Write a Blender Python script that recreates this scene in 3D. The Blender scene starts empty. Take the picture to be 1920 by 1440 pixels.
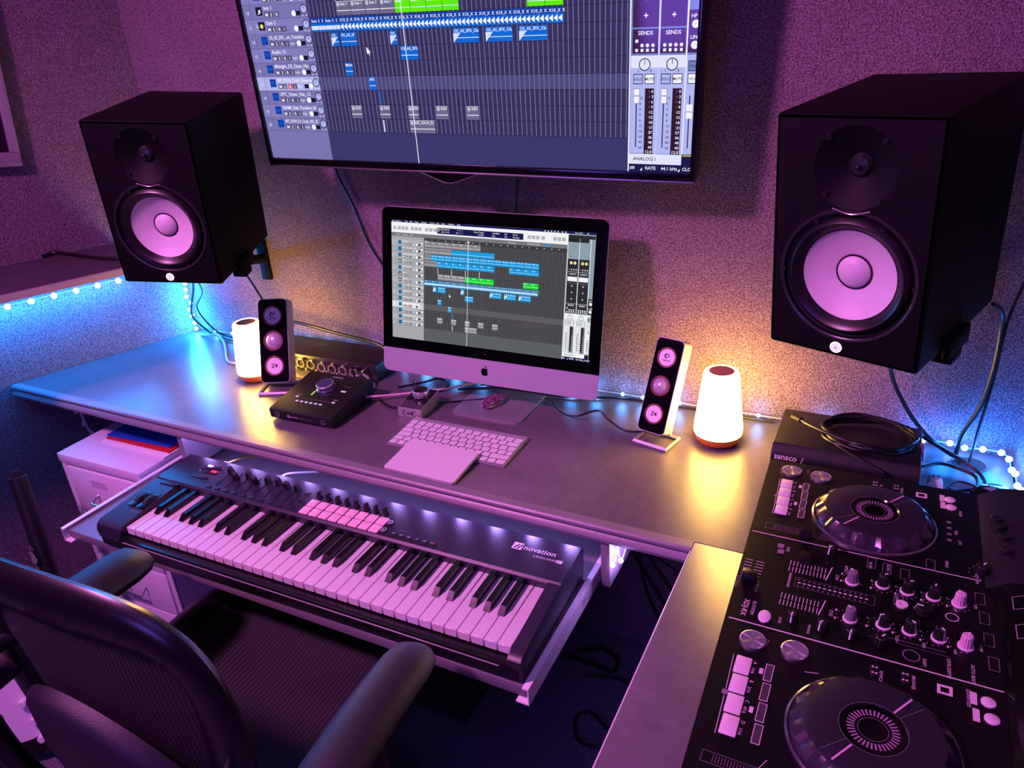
import bpy, bmesh, math, random
from mathutils import Vector, Matrix, Euler, Quaternion
random.seed(7)
SC = bpy.context.scene
COL = SC.collection
PI = math.pi
R = math.radians

# ------------------------------------------------------------------ camera, world, lights, exposure
cam_d = bpy.data.cameras.new('camera')
cam_d.sensor_width = 36.0
cam_d.lens = 1398.284 / 1920 * 36.0
cam_d.clip_start = 0.05
cam = bpy.data.objects.new('camera', cam_d)
COL.objects.link(cam)
_r = Vector((0.890299, 0.451204, -0.061498)); _d = Vector((0.142413, -0.404153, -0.903537)); _f = Vector((-0.432534, 0.795660, -0.424075))
cam.matrix_world = Matrix(((_r.x, -_d.x, -_f.x, 0.799927), (_r.y, -_d.y, -_f.y, -1.479026), (_r.z, -_d.z, -_f.z, 1.517733), (0, 0, 0, 1)))
SC.camera = cam
SC.view_settings.view_transform = 'Standard'
SC.view_settings.look = 'None'
SC.view_settings.exposure = 0.0
SC.view_settings.gamma = 1.0
SC.view_settings.use_curve_mapping = False
SC.cycles.use_denoising = True
SC.cycles.max_bounces = 6

W = bpy.data.worlds.new('room_dark'); SC.world = W; W.use_nodes = True
W.node_tree.nodes['Background'].inputs[0].default_value = (0.13, 0.05, 0.36, 1)
W.node_tree.nodes['Background'].inputs[1].default_value = 0.10

def light(name, kind, loc, color, power, size=0.1, size_y=None, target=None, spread=None):
    l = bpy.data.lights.new(name, kind); l.color = color; l.energy = power
    if kind == 'AREA':
        l.size = size
        if size_y: l.shape = 'RECTANGLE'; l.size_y = size_y
        if spread: l.spread = spread
    else:
        l.shadow_soft_size = size
    o = bpy.data.objects.new(name, l); COL.objects.link(o); o.location = loc
    if target is not None:
        o.rotation_euler = (Vector(target) - Vector(loc)).to_track_quat('-Z', 'Y').to_euler()
    return o

PINK = (1.0, 0.245, 0.84); BLUE = (0.003, 0.245, 1.0); WARM = (1.0, 0.60, 0.16)
light('ceiling_lamp_pink', 'AREA', (-0.75, -1.75, 2.38), PINK, 40, 0.22, 0.22, (0.50, -0.45, 0.70), spread=R(135))
light('ceiling_lamp_violet', 'AREA', (0.6, -2.6, 2.40), (0.20, 0.10, 1.0), 11, 0.8, 0.8, (0.0, -0.6, 0.6))
light('rear_fill_violet', 'AREA', (0.1, -2.95, 1.25), (0.24, 0.12, 1.0), 9, 0.6, 0.4, (0.3, 0.0, 0.30))  # unseen violet fill, added to brighten the space under the desk
# ------------------------------------------------------------------ helpers
def lin(c):
    return tuple(((v / 255) / 12.92 if v / 255 <= 0.04045 else ((v / 255 + 0.055) / 1.055) ** 2.4) for v in c)

MATS = {}
def M(name, rgb=(128, 128, 128), rough=0.5, metal=0.0, emit=None, strength=0.0, spec=0.5, coat=0.0, grain=None, bump=None):
    """principled material; grain=(scale, darkest, lightest) multiplies the colour with fine noise; bump=(scale, strength)"""
    if name in MATS: return MATS[name]
    m = bpy.data.materials.new(name); m.use_nodes = True
    nt = m.node_tree; p = nt.nodes['Principled BSDF']
    c = lin(rgb)
    p.inputs['Base Color'].default_value = (*c, 1)
    p.inputs['Roughness'].default_value = rough
    p.inputs['Metallic'].default_value = metal
    p.inputs['Specular IOR Level'].default_value = spec
    p.inputs['Coat Weight'].default_value = coat
    if emit is not None:
        p.inputs['Emission Color'].default_value = (*lin(emit), 1)
        p.inputs['Emission Strength'].default_value = strength
    if grain or bump:
        tc = nt.nodes.new('ShaderNodeTexCoord')
    if grain:
        n = nt.nodes.new('ShaderNodeTexNoise'); n.inputs['Scale'].default_value = grain[0]; n.inputs['Detail'].default_value = 3
        nt.links.new(tc.outputs['Object'], n.inputs['Vector'])
        r = nt.nodes.new('ShaderNodeValToRGB')
        r.color_ramp.elements[0].position = 0.32; r.color_ramp.elements[1].position = 0.68
        r.color_ramp.elements[0].color = (*[v * grain[1] for v in c], 1); r.color_ramp.elements[1].color = (*[min(1, v * grain[2]) for v in c], 1)
        nt.links.new(n.outputs['Fac'], r.inputs['Fac']); nt.links.new(r.outputs['Color'], p.inputs['Base Color'])
    if bump:
        n = nt.nodes.new('ShaderNodeTexNoise'); n.inputs['Scale'].default_value = bump[0]; n.inputs['Detail'].default_value = 4
        nt.links.new(tc.outputs['Object'], n.inputs['Vector'])
        b = nt.nodes.new('ShaderNodeBump'); b.inputs['Strength'].default_value = bump[1]; b.inputs['Distance'].default_value = 0.003
        nt.links.new(n.outputs['Fac'], b.inputs['Height']); nt.links.new(b.outputs['Normal'], p.inputs['Normal'])
    MATS[name] = m
    return m

def catmull(pts, n=6, closed=False):
    P = [Vector(p) for p in pts]; out = []
    N = len(P); rng = N if closed else N - 1
    for i in range(rng):
        a = P[(i - 1) % N] if closed or i > 0 else P[0] * 2 - P[1]
        b = P[i]; c = P[(i + 1) % N]
        d = P[(i + 2) % N] if closed or i + 2 < N else c * 2 - b
        for k in range(n):
            t = k / n
            out.append(0.5 * ((2 * b) + (c - a) * t + (2 * a - 5 * b + 4 * c - d) * t * t + (3 * b - a - 3 * c + d) * t ** 3))
    if not closed: out.append(P[-1].copy())
    return out

class MB:
    """collects shapes and links them as ONE mesh"""
    def __init__(s): s.v = []; s.f = []; s.mi = []; s.X = Matrix.Identity(4); s.m = 0
    def add(s, vs, fs):
        b = len(s.v); s.v += [s.X @ Vector(v) for v in vs]
        s.f += [tuple(b + i for i in f) for f in fs]; s.mi += [s.m] * len(fs); return s
    def box(s, x0, x1, y0, y1, z0, z1):
        return s.add([(x0, y0, z0), (x1, y0, z0), (x1, y1, z0), (x0, y1, z0), (x0, y0, z1), (x1, y0, z1), (x1, y1, z1), (x0, y1, z1)],
                     [(3, 2, 1, 0), (4, 5, 6, 7), (0, 1, 5, 4), (1, 2, 6, 5), (2, 3, 7, 6), (3, 0, 4, 7)])
    def rbox(s, x0, x1, y0, y1, z0, z1, b=0.003, seg=2, drop=None):
        bm = bmesh.new(); bmesh.ops.create_cube(bm, size=1)
        for v in bm.verts: v.co = Vector(((x0 + x1) / 2 + v.co.x * (x1 - x0), (y0 + y1) / 2 + v.co.y * (y1 - y0), (z0 + z1) / 2 + v.co.z * (z1 - z0)))
        bmesh.ops.bevel(bm, geom=bm.edges[:], offset=b, segments=seg, profile=0.5, affect='EDGES')
        return s.bm(bm, drop)
    def bm(s, bm, drop=None):
        bm.normal_update(); bm.verts.index_update()
        s.add([v.co.copy() for v in bm.verts], [tuple(v.index for v in f.verts) for f in bm.faces if not (drop and f.normal.dot(Vector(drop)) > 0.9)])
        bm.free(); return s
    def lathe(s, prof, c=(0, 0, 0), n=24, axis='z', caps=True, sx=1.0, sy=1.0):
        """prof: (radius, height) from one end to the other"""
        vs = []; fs = []
        for r, h in prof:
            for k in range(n):
                a = 2 * PI * k / n; x, y = r * math.cos(a) * sx, r * math.sin(a) * sy
                p = {'z': (x, y, h), 'y': (x, h, y), 'x': (h, x, y)}[axis]
                vs.append((c[0] + p[0], c[1] + p[1], c[2] + p[2]))
        flip = axis == 'y'
        for i in range(len(prof) - 1):
            for k in range(n):
                q = (i * n + k, i * n + (k + 1) % n, (i + 1) * n + (k + 1) % n, (i + 1) * n + k)
                fs.append(q[::-1] if flip else q)
        if caps:
            a = tuple(range(n))[::-1]; b = tuple((len(prof) - 1) * n + k for k in range(n))
            if prof[0][0] > 1e-5: fs.append(a[::-1] if flip else a)
            if prof[-1][0] > 1e-5: fs.append(b[::-1] if flip else b)
        return s.add(vs, fs)
    def cyl(s, c, r, h, n=20, axis='z', r2=None):
        return s.lathe([(r, 0), (r if r2 is None else r2, h)], c, n, axis)
    def knob(s, c, r, h, n=20, r2=None):
        r2 = r if r2 is None else r2
        return s.lathe([(r, 0), (r, h * .1), (r2, h * .85), (r2 * .85, h)], c, n)
    def sphere(s, c, r, n=12, sx=1, sy=1, sz=1):
        pr = [(r * math.sin(PI * i / (n // 2)), -r * sz * math.cos(PI * i / (n // 2))) for i in range(n // 2 + 1)]
        pr[0] = (1e-6, pr[0][1]); pr[-1] = (1e-6, pr[-1][1])
        return s.lathe(pr, c, n, 'z', False, sx, sy)
    def tube(s, path, r, n=8, closed=False, rb=None, nrm=None, smooth=6):
        """tube along a smoothed path; r one radius or one per point; rb + nrm: flattened section, rb along nrm"""
        P = catmull(path, smooth, closed) if smooth else [Vector(p) for p in path]
        N = len(P)
        if isinstance(r, (list, tuple)):
            rr = []
            for i in range(N):
                t = i / (N if closed else N - 1) * (len(r) if closed else len(r) - 1); k = int(t)
                a = r[k % len(r)]; b = r[(k + 1) % len(r)] if closed or k + 1 < len(r) else r[-1]; rr.append(a + (b - a) * (t - k))
        else: rr = [r] * N
        vs = []; prev = None
        for i in range(N):
            t = (P[(i + 1) % N] - P[i - 1]) if closed or 0 < i < N - 1 else (P[1] - P[0] if i == 0 else P[-1] - P[-2])
            t.normalize()
            if nrm is not None: u = Vector(nrm) - t * t.dot(Vector(nrm))
            elif prev is None: u = t.cross(Vector((0, 0, 1))) if abs(t.z) < 0.9 else t.cross(Vector((1, 0, 0)))
            else: u = prev - t * t.dot(prev)
            u.normalize(); prev = u; w = t.cross(u)
            ru = rr[i] if rb is None else rb
            for k in range(n):
                a = 2 * PI * k / n; vs.append(P[i] + u * (math.cos(a) * ru) + w * (math.sin(a) * rr[i]))
        fs = []
        for i in range(N if closed else N - 1):
            j = (i + 1) % N
            for k in range(n): fs.append((i * n + k, i * n + (k + 1) % n, j * n + (k + 1) % n, j * n + k))
        if not closed: fs += [tuple(range(n))[::-1], tuple((N - 1) * n + k for k in range(n))]
        return s.add(vs, fs)
    def prism(s, poly, h0, h1, axis='z'):
        """extrude a 2-D outline between h0 and h1 along an axis: z (x,y) | x (y,z) | y (x,z)"""
        n = len(poly)
        f = {'z': lambda a, b, h: (a, b, h), 'x': lambda a, b, h: (h, a, b), 'y': lambda a, b, h: (a, h, b)}[axis]
        vs = [f(a, b, h0) for a, b in poly] + [f(a, b, h1) for a, b in poly]
        fs = [tuple(range(n))[::-1], tuple(range(n, 2 * n))] + [(i, (i + 1) % n, n + (i + 1) % n, n + i) for i in range(n)]
        if axis == 'y': fs = [q[::-1] for q in fs]
        ar = sum(poly[i][0] * poly[(i + 1) % n][1] - poly[(i + 1) % n][0] * poly[i][1] for i in range(n))
        if ar < 0: fs = [q[::-1] for q in fs]
        return s.add(vs, fs)
    def plate_hole(s, x0, x1, z0, z1, cx, cz, r, y=0.0, n=40):
        """flat plate in the x-z plane facing -y with one round hole"""
        an = sorted([2 * PI * k / n for k in range(n)] + [math.atan2(b - cz, a - cx) % (2 * PI) for a in (x0, x1) for b in (z0, z1)])
        inn = []; out = []
        for a in an:
            c, q = math.cos(a), math.sin(a); t = 1e9
            if c > 1e-9: t = min(t, (x1 - cx) / c)
            if c < -1e-9: t = min(t, (x0 - cx) / c)
            if q > 1e-9: t = min(t, (z1 - cz) / q)
            if q < -1e-9: t = min(t, (z0 - cz) / q)
            inn.append((cx + r * c, y, cz + r * q)); out.append((cx + t * c, y, cz + t * q))
        k = len(an)
        return s.add(inn + out, [(i, k + i, k + (i + 1) % k, (i + 1) % k) for i in range(k)])
    def obj(s, name, mat, parent=None, smooth=True, angle=38):
        me = bpy.data.meshes.new(name); me.from_pydata([tuple(v) for v in s.v], [], s.f)
        mats = mat if isinstance(mat, (list, tuple)) else [mat]
        for m in mats: me.materials.append(m)
        if len(mats) > 1: me.polygons.foreach_set('material_index', s.mi)
        me.validate(); me.update()
        if smooth:
            me.polygons.foreach_set('use_smooth', [True] * len(me.polygons)); me.set_sharp_from_angle(angle=R(angle))
        o = bpy.data.objects.new(name, me); COL.objects.link(o)
        if parent is not None: o.parent = parent
        return o

def tag(o, label, cat, group=None):
    o['label'] = label; o['category'] = cat
    if group: o['group'] = group
    return o
def thing(name, label, cat, loc=(0, 0, 0), rot=(0, 0, 0), group=None):
    o = bpy.data.objects.new(name, None); COL.objects.link(o); o.empty_display_size = 0.05
    o.location = loc; o.rotation_euler = rot
    return tag(o, label, cat, group)
def struct(o):
    o['kind'] = 'structure'; return o
def like(src, name=None, parent=None, loc=(0, 0, 0), rot=(0, 0, 0)):
    """a copy of one part, sharing its mesh"""
    c = src.copy(); COL.objects.link(c); c.parent = parent; c.location = loc; c.rotation_euler = rot
    return c
def rot3(yaw, pitch, roll):
    return (Matrix.Rotation(yaw, 3, 'Z') @ Matrix.Rotation(pitch, 3, 'X') @ Matrix.Rotation(roll, 3, 'Y'))

# flat print: lettering and screen graphics laid on a surface, one mesh, one slot per ink
_txt = {}
def glyphs(s, bold):
    key = (s, bold)
    if key not in _txt:
        cu = bpy.data.curves.new('t', 'FONT'); cu.body = s; cu.size = 1.0; cu.resolution_u = 2; cu.offset = 0.012 if bold else 0.0
        o = bpy.data.objects.new('t', cu); me = o.to_mesh()
        vs = [(v.co.x, v.co.y) for v in me.vertices]; fs = [tuple(p.vertices) for p in me.polygons]
        o.to_mesh_clear(); bpy.data.objects.remove(o); bpy.data.curves.remove(cu)
        _txt[key] = (vs, fs)
    return _txt[key]
class Canvas:
    def __init__(s, mapf, eps=0.0002): s.map = mapf; s.eps = eps; s.v = []; s.f = []; s.mi = []; s.mats = []
    def put(s, pts, faces, mat, layer):
        if mat not in s.mats: s.mats.append(mat)
        b = len(s.v); s.v += [s.map(x, y, layer * s.eps) for x, y in pts]
        s.f += [tuple(b + i for i in f) for f in faces]; s.mi += [s.mats.index(mat)] * len(faces)
    def rect(s, x0, y0, x1, y1, mat, layer=1):
        x0, x1 = min(x0, x1), max(x0, x1); y0, y1 = min(y0, y1), max(y0, y1)
        s.put([(x0, y0), (x1, y0), (x1, y1), (x0, y1)], [(0, 1, 2, 3)], mat, layer)
    def frame(s, x0, y0, x1, y1, w, mat, layer=1):
        s.rect(x0, y0, x1, y0 + w, mat, layer); s.rect(x0, y1 - w, x1, y1, mat, layer)
        s.rect(x0, y0 + w, x0 + w, y1 - w, mat, layer); s.rect(x1 - w, y0 + w, x1, y1 - w, mat, layer)
    def poly(s, pts, mat, layer=1): s.put(pts, [tuple(range(len(pts)))], mat, layer)
    def line(s, x0, y0, x1, y1, w, mat, layer=1):
        d = Vector((x1 - x0, y1 - y0)); n = Vector((-d.y, d.x)).normalized() * (w / 2)
        s.put([(x0 - n.x, y0 - n.y), (x1 - n.x, y1 - n.y), (x1 + n.x, y1 + n.y), (x0 + n.x, y0 + n.y)], [(0, 1, 2, 3)], mat, layer)
    def disc(s, x, y, r, mat, layer=1, n=16, sx=1.0):
        s.poly([(x + r * sx * math.cos(2 * PI * k / n), y + r * math.sin(2 * PI * k / n)) for k in range(n)], mat, layer)
    def ring(s, x, y, r0, r1, mat, layer=1, n=32, a0=0.0, a1=2 * PI):
        P = [(x + r * math.cos(a0 + (a1 - a0) * k / n), y + r * math.sin(a0 + (a1 - a0) * k / n)) for k in range(n + 1) for r in (r0, r1)]
        s.put(P, [(2 * k, 2 * k + 1, 2 * k + 3, 2 * k + 2) for k in range(n)], mat, layer)
    def text(s, t, x, y, h, mat, layer=2, rot=0.0, align='l', bold=False, sx=1.0):
        vs, fs = glyphs(t, bold)
        if not vs: return
        w = max(v[0] for v in vs) * h * sx; ox = {'l': 0, 'c': -w / 2, 'r': -w}[align]
        c, q = math.cos(rot), math.sin(rot)
        s.put([(x + c * (vx * h * sx + ox) - q * vy * h, y + q * (vx * h * sx + ox) + c * vy * h) for vx, vy in vs], fs, mat, layer)
    def obj(s, name, parent=None):
        me = bpy.data.meshes.new(name); me.from_pydata([tuple(v) for v in s.v], [], s.f)
        for m in s.mats: me.materials.append(m)
        me.polygons.foreach_set('material_index', s.mi); me.update()
        o = bpy.data.objects.new(name, me); COL.objects.link(o)
        if parent is not None: o.parent = parent
        if name != 'screen': o['kind'] = 'stuff'      # lettering too small to pick apart
        return o

# shared materials
BLACK = M('black_plastic', (20, 20, 22), 0.45)
BLACKG = M('black_gloss', (10, 10, 12), 0.12)
RUBBER = M('black_rubber', (16, 16, 17), 0.6)
WHITE = M('white_plastic', (225, 222, 225), 0.4)
ALU = M('aluminium', (190, 190, 195), 0.34, 0.65)
CHROME = M('chrome', (210, 210, 215), 0.15, 1.0)
INK = M('white_ink', (225, 222, 228), 0.5)
INKG = M('grey_ink', (120, 118, 124), 0.5)
CABLE = M('cable_black', (12, 12, 14), 0.4)

# ------------------------------------------------------------------ the setting
def carpet(name, rgb, scale, lo, hi):
    m = bpy.data.materials.new(name); m.use_nodes = True; nt = m.node_tree; p = nt.nodes['Principled BSDF']
    p.inputs['Roughness'].default_value = 0.95; p.inputs['Specular IOR Level'].default_value = 0.15
    tc = nt.nodes.new('ShaderNodeTexCoord')
    n = nt.nodes.new('ShaderNodeTexNoise'); n.inputs['Scale'].default_value = scale; n.inputs['Detail'].default_value = 2.0; n.inputs['Roughness'].default_value = 0.6
    big = nt.nodes.new('ShaderNodeTexNoise'); big.inputs['Scale'].default_value = 5; big.inputs['Detail'].default_value = 3
    nt.links.new(tc.outputs['Object'], n.inputs['Vector']); nt.links.new(tc.outputs['Object'], big.inputs['Vector'])
    r = nt.nodes.new('ShaderNodeValToRGB'); c = lin(rgb)
    r.color_ramp.elements[0].position = 0.36; r.color_ramp.elements[1].position = 0.66
    r.color_ramp.elements[0].color = (*[v * lo for v in c], 1); r.color_ramp.elements[1].color = (*[v * hi for v in c], 1)
    nt.links.new(n.outputs['Fac'], r.inputs['Fac'])
    mx = nt.nodes.new('ShaderNodeMix'); mx.data_type = 'RGBA'; mx.blend_type = 'MULTIPLY'; mx.inputs[0].default_value = 0.35
    nt.links.new(r.outputs['Color'], mx.inputs[6]); nt.links.new(big.outputs['Fac'], mx.inputs[7]); nt.links.new(mx.outputs[2], p.inputs['Base Color'])
    b = nt.nodes.new('ShaderNodeBump'); b.inputs['Strength'].default_value = 0.9; b.inputs['Distance'].default_value = 0.004
    nt.links.new(n.outputs['Fac'], b.inputs['Height']); nt.links.new(b.outputs['Normal'], p.inputs['Normal'])
    return m
CARPET = carpet('wall_carpet', (138, 116, 130), 320, 0.40, 1.46)
FLOORC = carpet('floor_carpet', (120, 114, 128), 260, 0.45, 1.4)
PLAIN = M('ceiling_paint', (170, 165, 170), 0.9)
CL = Vector((-1.109, 0.012)); DL = Vector((-0.344, -0.939)); NL = Vector((0.939, -0.344))   # left wall: corner, direction, inward normal
def lw(t, n, z): q = CL + DL * t + NL * n; return Vector((q.x, q.y, z))
struct(MB().box(-1.35, 1.25, 0.012, 0.12, 0, 2.45).obj('wall_back', CARPET))
struct(MB().prism([tuple(CL), tuple(CL + DL * 3.4), tuple(CL + DL * 3.4 - NL * 0.1), tuple(CL - NL * 0.1 + DL * -0.1)], 0, 2.45).obj('wall_left', CARPET))
struct(MB().prism([(1.05, 0.012), (1.245, -3.2), (1.35, -3.2), (1.15, 0.1)], 0, 2.45).obj('wall_right', CARPET))
struct(MB().box(-2.4, 1.35, -3.3, -3.2, 0, 2.45).obj('wall_rear', CARPET))
struct(MB().box(-2.4, 1.35, -3.3, 0.12, -0.06, 0).obj('floor', FLOORC))
struct(MB().box(-2.4, 1.35, -3.3, 0.12, 2.45, 2.5).obj('ceiling', PLAIN))

# ------------------------------------------------------------------ desk
DESKM = M('desk_paint', (92, 85, 92), 0.30, spec=.6, grain=(60, 0.88, 1.10), bump=(1400, 0.10))
DESKE = M('desk_edge_paint', (120, 112, 122), 0.4, bump=(120, 0.15))
DZ = 0.74
desk = thing('desk', 'large grey painted L-shaped desk along the carpeted wall with moulded front edge', 'desk', (0, 0, 0))
def wl(y): return CL.x + (y - CL.y) / DL.y * DL.x + 0.004           # x of the left wall's face at y
MB().prism([(wl(-0.466), -0.466), (1.046, -0.466), (1.046, 0.006), (wl(0.0), 0.006)], DZ - 0.034, DZ).obj('tabletop', DESKM, desk)
prof = [(-0.466, DZ), (-0.484, DZ), (-0.4875, DZ - 0.003), (-0.4875, DZ - 0.008), (-0.483, DZ - 0.011), (-0.482, DZ - 0.015), (-0.4865, DZ - 0.019),
        (-0.489, DZ - 0.025), (-0.4865, DZ - 0.032), (-0.480, DZ - 0.036), (-0.466, DZ - 0.036)]
MB().prism(prof, wl(-0.48) + 0.002, 0.572, 'x').obj('edge_moulding', DESKE, desk)
mb = MB(); mb.rbox(0.572, 1.066, -1.42, -0.4665, DZ - 0.022, DZ, 0.002, 2); wing = mb.obj('return_top', DESKM, desk)
wing['label'] = 'narrower return board under the DJ controller with pale bare edge'
MB().rbox(0.5705, 0.573, -1.41, -0.49, DZ - 0.021, DZ - 0.001, 0.0008, 1).obj('edge_strip', M('pale_edge', (215, 205, 215), 0.4), desk)
MB().rbox(0.411, 0.428, -0.478, -0.06, 0.604, 0.706, 0.002).obj('side_panel', DESKE, desk)
MB().rbox(-0.662, -0.646, -0.478, -0.06, 0.612, 0.706, 0.002).obj('side_panel', DESKE, desk)
MB().rbox(0.60, 1.04, -1.40, -1.382, 0.0, 0.718, 0.002).obj('end_panel', DESKE, desk)
MB().rbox(-1.05, 1.03, -0.03, 0.006, 0.64, 0.706, 0.002).obj('wall_cleat', DESKE, desk)
MB().rbox(1.02, 1.045, -0.45, -0.02, 0.0, 0.706, 0.002).obj('end_panel', DESKE, desk)
# cable hole with its brown lining
mb = MB(); mb.lathe([(0.0275, 0), (0.0275, 0.0015), (0.024, 0.0015)], (0.981, -0.050, DZ), 32, 'z', False)
g = mb.obj('cable_hole_rim', M('raw_board', (96, 60, 48), 0.8), desk)
MB().lathe([(0.0245, 0), (0.0245, 0.0006)], (0.981, -0.050, DZ), 32).obj('cable_hole', M('bare_chipboard', (46, 20, 14), 0.9, grain=(400, 0.6, 1.3)), desk)

# ------------------------------------------------------------------ keyboard tray on white runners
tray = thing('keyboard_tray', 'grey pull-out board on white metal runners under the desk front', 'tray', (0, .003, 0), (0, 0, R(.5)))
MB().rbox(-0.728, 0.376, -0.746, -0.14, 0.579, 0.600, 0.0015).obj('board', M('tray_board', (112, 108, 116), 0.42), tray)
RUN = M('runner_enamel', (232, 222, 230), 0.35)
for sx, x in ((1, 0.3765), (-1, -0.7285)):
    mb = MB(); x2 = x + sx * 0.011
    mb.box(min(x, x2), max(x, x2), -0.754, -0.10, 0.6035, 0.6065); mb.box(min(x2, x2 - sx * .002), max(x2, x2 - sx * .002), -0.754, -0.10, 0.575, 0.6035)
    mb.box(min(x2, x - sx * .012), max(x2, x - sx * .012), -0.754, -0.10, 0.5725, 0.5755)
    mb.obj('runner', RUN, tray)
    MB().cyl((x + sx * 0.004, -0.52, 0.590), 0.008, 0.007, 16, 'x').obj('runner_wheel', WHITE, tray)

# ------------------------------------------------------------------ black 61-key controller on the tray
lkm = M('controller_body', (40, 36, 50), 0.36, bump=(900, 0.06)); lkd = M('controller_dark', (14, 14, 16), 0.35)
LK = thing('keyboard_controller', 'long black 61-key music keyboard with pads and faders on the pull-out tray', 'music keyboard', (-0.594, -0.760, 0.600), (0, 0, R(1.15)))
LK.scale = (1.034,) * 3
LW = 0.942; KX0, KX1 = 0.070, 0.918; ZK = 0.053; PITCH = (KX1 - KX0) / 36
SL = 0.10   # slope of the control panel
def pz(y): return 0.0705 + (y - 0.158) * 0.04
mb = MB(); mb.rbox(0.0, LW, 0.004, 0.262, 0.004, 0.026, 0.004)
mb.rbox(0.06, LW, 0.0, 0.017, 0.006, 0.036, 0.004)
mb.obj('lower_case', lkd, LK)
mb = MB(); mb.prism([(0.157, 0.020), (0.157, pz(0.157) - 0.004), (0.161, pz(0.161)), (0.255, pz(0.255)), (0.262, pz(0.26) - 0.006), (0.262, 0.020)], 0.0, LW, 'x'); mb.obj('control_panel', lkm, LK)
mb = MB(); mb.prism([(0.004, 0.022), (0.002, 0.040), (0.006, 0.052), (0.016, 0.0585), (0.157, 0.0685), (0.157, 0.022)], 0.0, KX0 - 0.002, 'x'); mb.obj('wheel_block', lkm, LK)
mb = MB(); mb.prism([(0.0, 0.012), (0.0, 0.046), (0.004, 0.050), (0.014, 0.054), (0.157, 0.069), (0.157, 0.020)], KX1 + 0.0015, LW, 'x'); mb.obj('end_cheek', lkm, LK)
MB().box(KX0, KX1, 0.018, 0.160, 0.026, 0.030).obj('key_bed', lkd, LK)
MB().box(0.075, 0.905, -0.0012, 0.0004, 0.0285, 0.0300).obj('front_trim_line', M('pale_line', (190, 170, 190), 0.25, 0.3), LK)
# keys
wk = M('white_key_plastic', (208, 205, 207), 0.32); bk = M('black_key_plastic', (13, 13, 15), 0.22)
mb = MB(); mb.rbox(0.0007, PITCH - 0.0007, 0.0, 0.140, -0.016, 0.0, 0.0010, 1)
k0 = mb.obj('white_key', wk, LK); k0.location = (KX0, 0.0185, ZK)
for i in range(1, 36): like(k0, parent=LK, loc=(KX0 + i * PITCH, 0.0185, ZK))
mb = MB(); w2 = 0.0063
mb.add([(-w2, 0, 0), (w2, 0, 0), (w2, .086, 0), (-w2, .086, 0), (-w2 * .78, .012, .0115), (w2 * .78, .012, .0115), (w2 * .78, .086, .0115), (-w2 * .78, .086, .0115)],
       [(3, 2, 1, 0), (4, 5, 6, 7), (0, 1, 5, 4), (1, 2, 6, 5), (2, 3, 7, 6), (3, 0, 4, 7)])
b0 = None
for i in range(36):
    if i % 7 in (0, 1, 3, 4, 5) and i < 35:
        dx = {0: -.0018, 1: .0018, 3: -.0024, 4: 0, 5: .0024}[i % 7]
        loc = (KX0 + (i + 1) * PITCH + dx, 0.0725, ZK)
        if b0 is None: b0 = mb.obj('black_key', bk, LK); b0.location = loc
        else: like(b0, parent=LK, loc=loc)
t0 = MB().box(-.004, .004, 0, .005, 0, .0004).obj('key_sticker', M('yellow_sticker', (235, 232, 205), .5), LK); t0.location = (KX0 + 7.55 * PITCH, 0.052, ZK)
t0['label'] = 'small pale sticker on one white key'
# controls on the panel; P(y) gives the slope
TILT = math.atan(0.04)
def onp(o, x, y, dz=0.0): o.location = (x, y, pz(y) + dz); o.rotation_euler = (TILT, 0, 0); return o
padm = M('pad_rubber', (238, 196, 200), 0.5); btn = M('button_rubber', (30, 29, 33), 0.5)
p0 = MB().rbox(-.0105, .0105, -.0105, .0105, -.001, .0028, .0015).obj('trigger_pad', padm, LK)
for k in range(16):
    x, y = 0.3985 + (k % 8) * 0.0236, 0.1735 + (k // 8) * 0.0232
    onp(p0 if k == 0 else like(p0, parent=LK), x, y)
mb = MB(); mb.knob((0, 0, 0), .0074, .0150, 18, .0058); mb.box(-.0007, .0007, -.0005, .0056, .0146, .0156)
n0 = mb.obj('rotary_knob', BLACK, LK); h0 = MB().lathe([(.0088, 0), (.0088, .0008)], (0, 0, 0), 22).obj('knob_ring', INKG, LK)
for k in range(8):
    x = 0.4010 + k * 0.0228
    onp(n0 if k == 0 else like(n0, parent=LK), x, 0.2165); 
    (n0 if k == 0 else LK.children[-1])
    q = onp(h0 if k == 0 else like(h0, parent=LK), x, 0.2165)
n0.rotation_euler = (TILT, 0, R(20))
mb = MB(); mb.prism([(-.0062, 0), (-.0046, .015), (.0014, .0185), (.0062, .0)], -.0052, .0052, 'x'); mb.box(-.001, .001, -.002, .002, -.004, 0)
f0 = mb.obj('fader_cap', BLACK, LK); FY = [.2245, .211, .2235, .2125, .2235, .226, .2215, .222]
s0 = MB().box(-.0009, .0009, -.026, .026, -.0005, .0003).obj('fader_slot', lkd, LK)
u0 = MB().rbox(-.0062, .0062, -.0028, .0028, -.001, .0022, .001).obj('fader_button', btn, LK)
for k in range(9):
    x = 0.1480 + k * 0.0245
    if k < 8:
        x = 0.1520 + k * 0.0262
        onp(f0 if k == 0 else like(f0, parent=LK), x + .003, FY[k])
        onp(s0 if k == 0 else like(s0, parent=LK), x, 0.207, .0004)
    onp(u0 if k == 0 else like(u0, parent=LK), 0.1430 + k * .0239, 0.1700)
r0 = MB().rbox(-.0045, .0045, -.0045, .0045, -.001, .0016, .0012).obj('arrow_button', btn, LK)
for k, (x, y) in enumerate(((0.3635, .1738), (0.3635, .1985), (0.3635, .2225))): onp(r0 if k == 0 else like(r0, parent=LK), x, y)
c0 = MB().lathe([(.0072, 0), (.0072, .0018), (.006, .0022)], (0, 0, 0), 20).obj('round_button', btn, LK)
for k, y in enumerate((.1745, .1975)): onp(c0 if k == 0 else like(c0, parent=LK), .5815, y)
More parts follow.
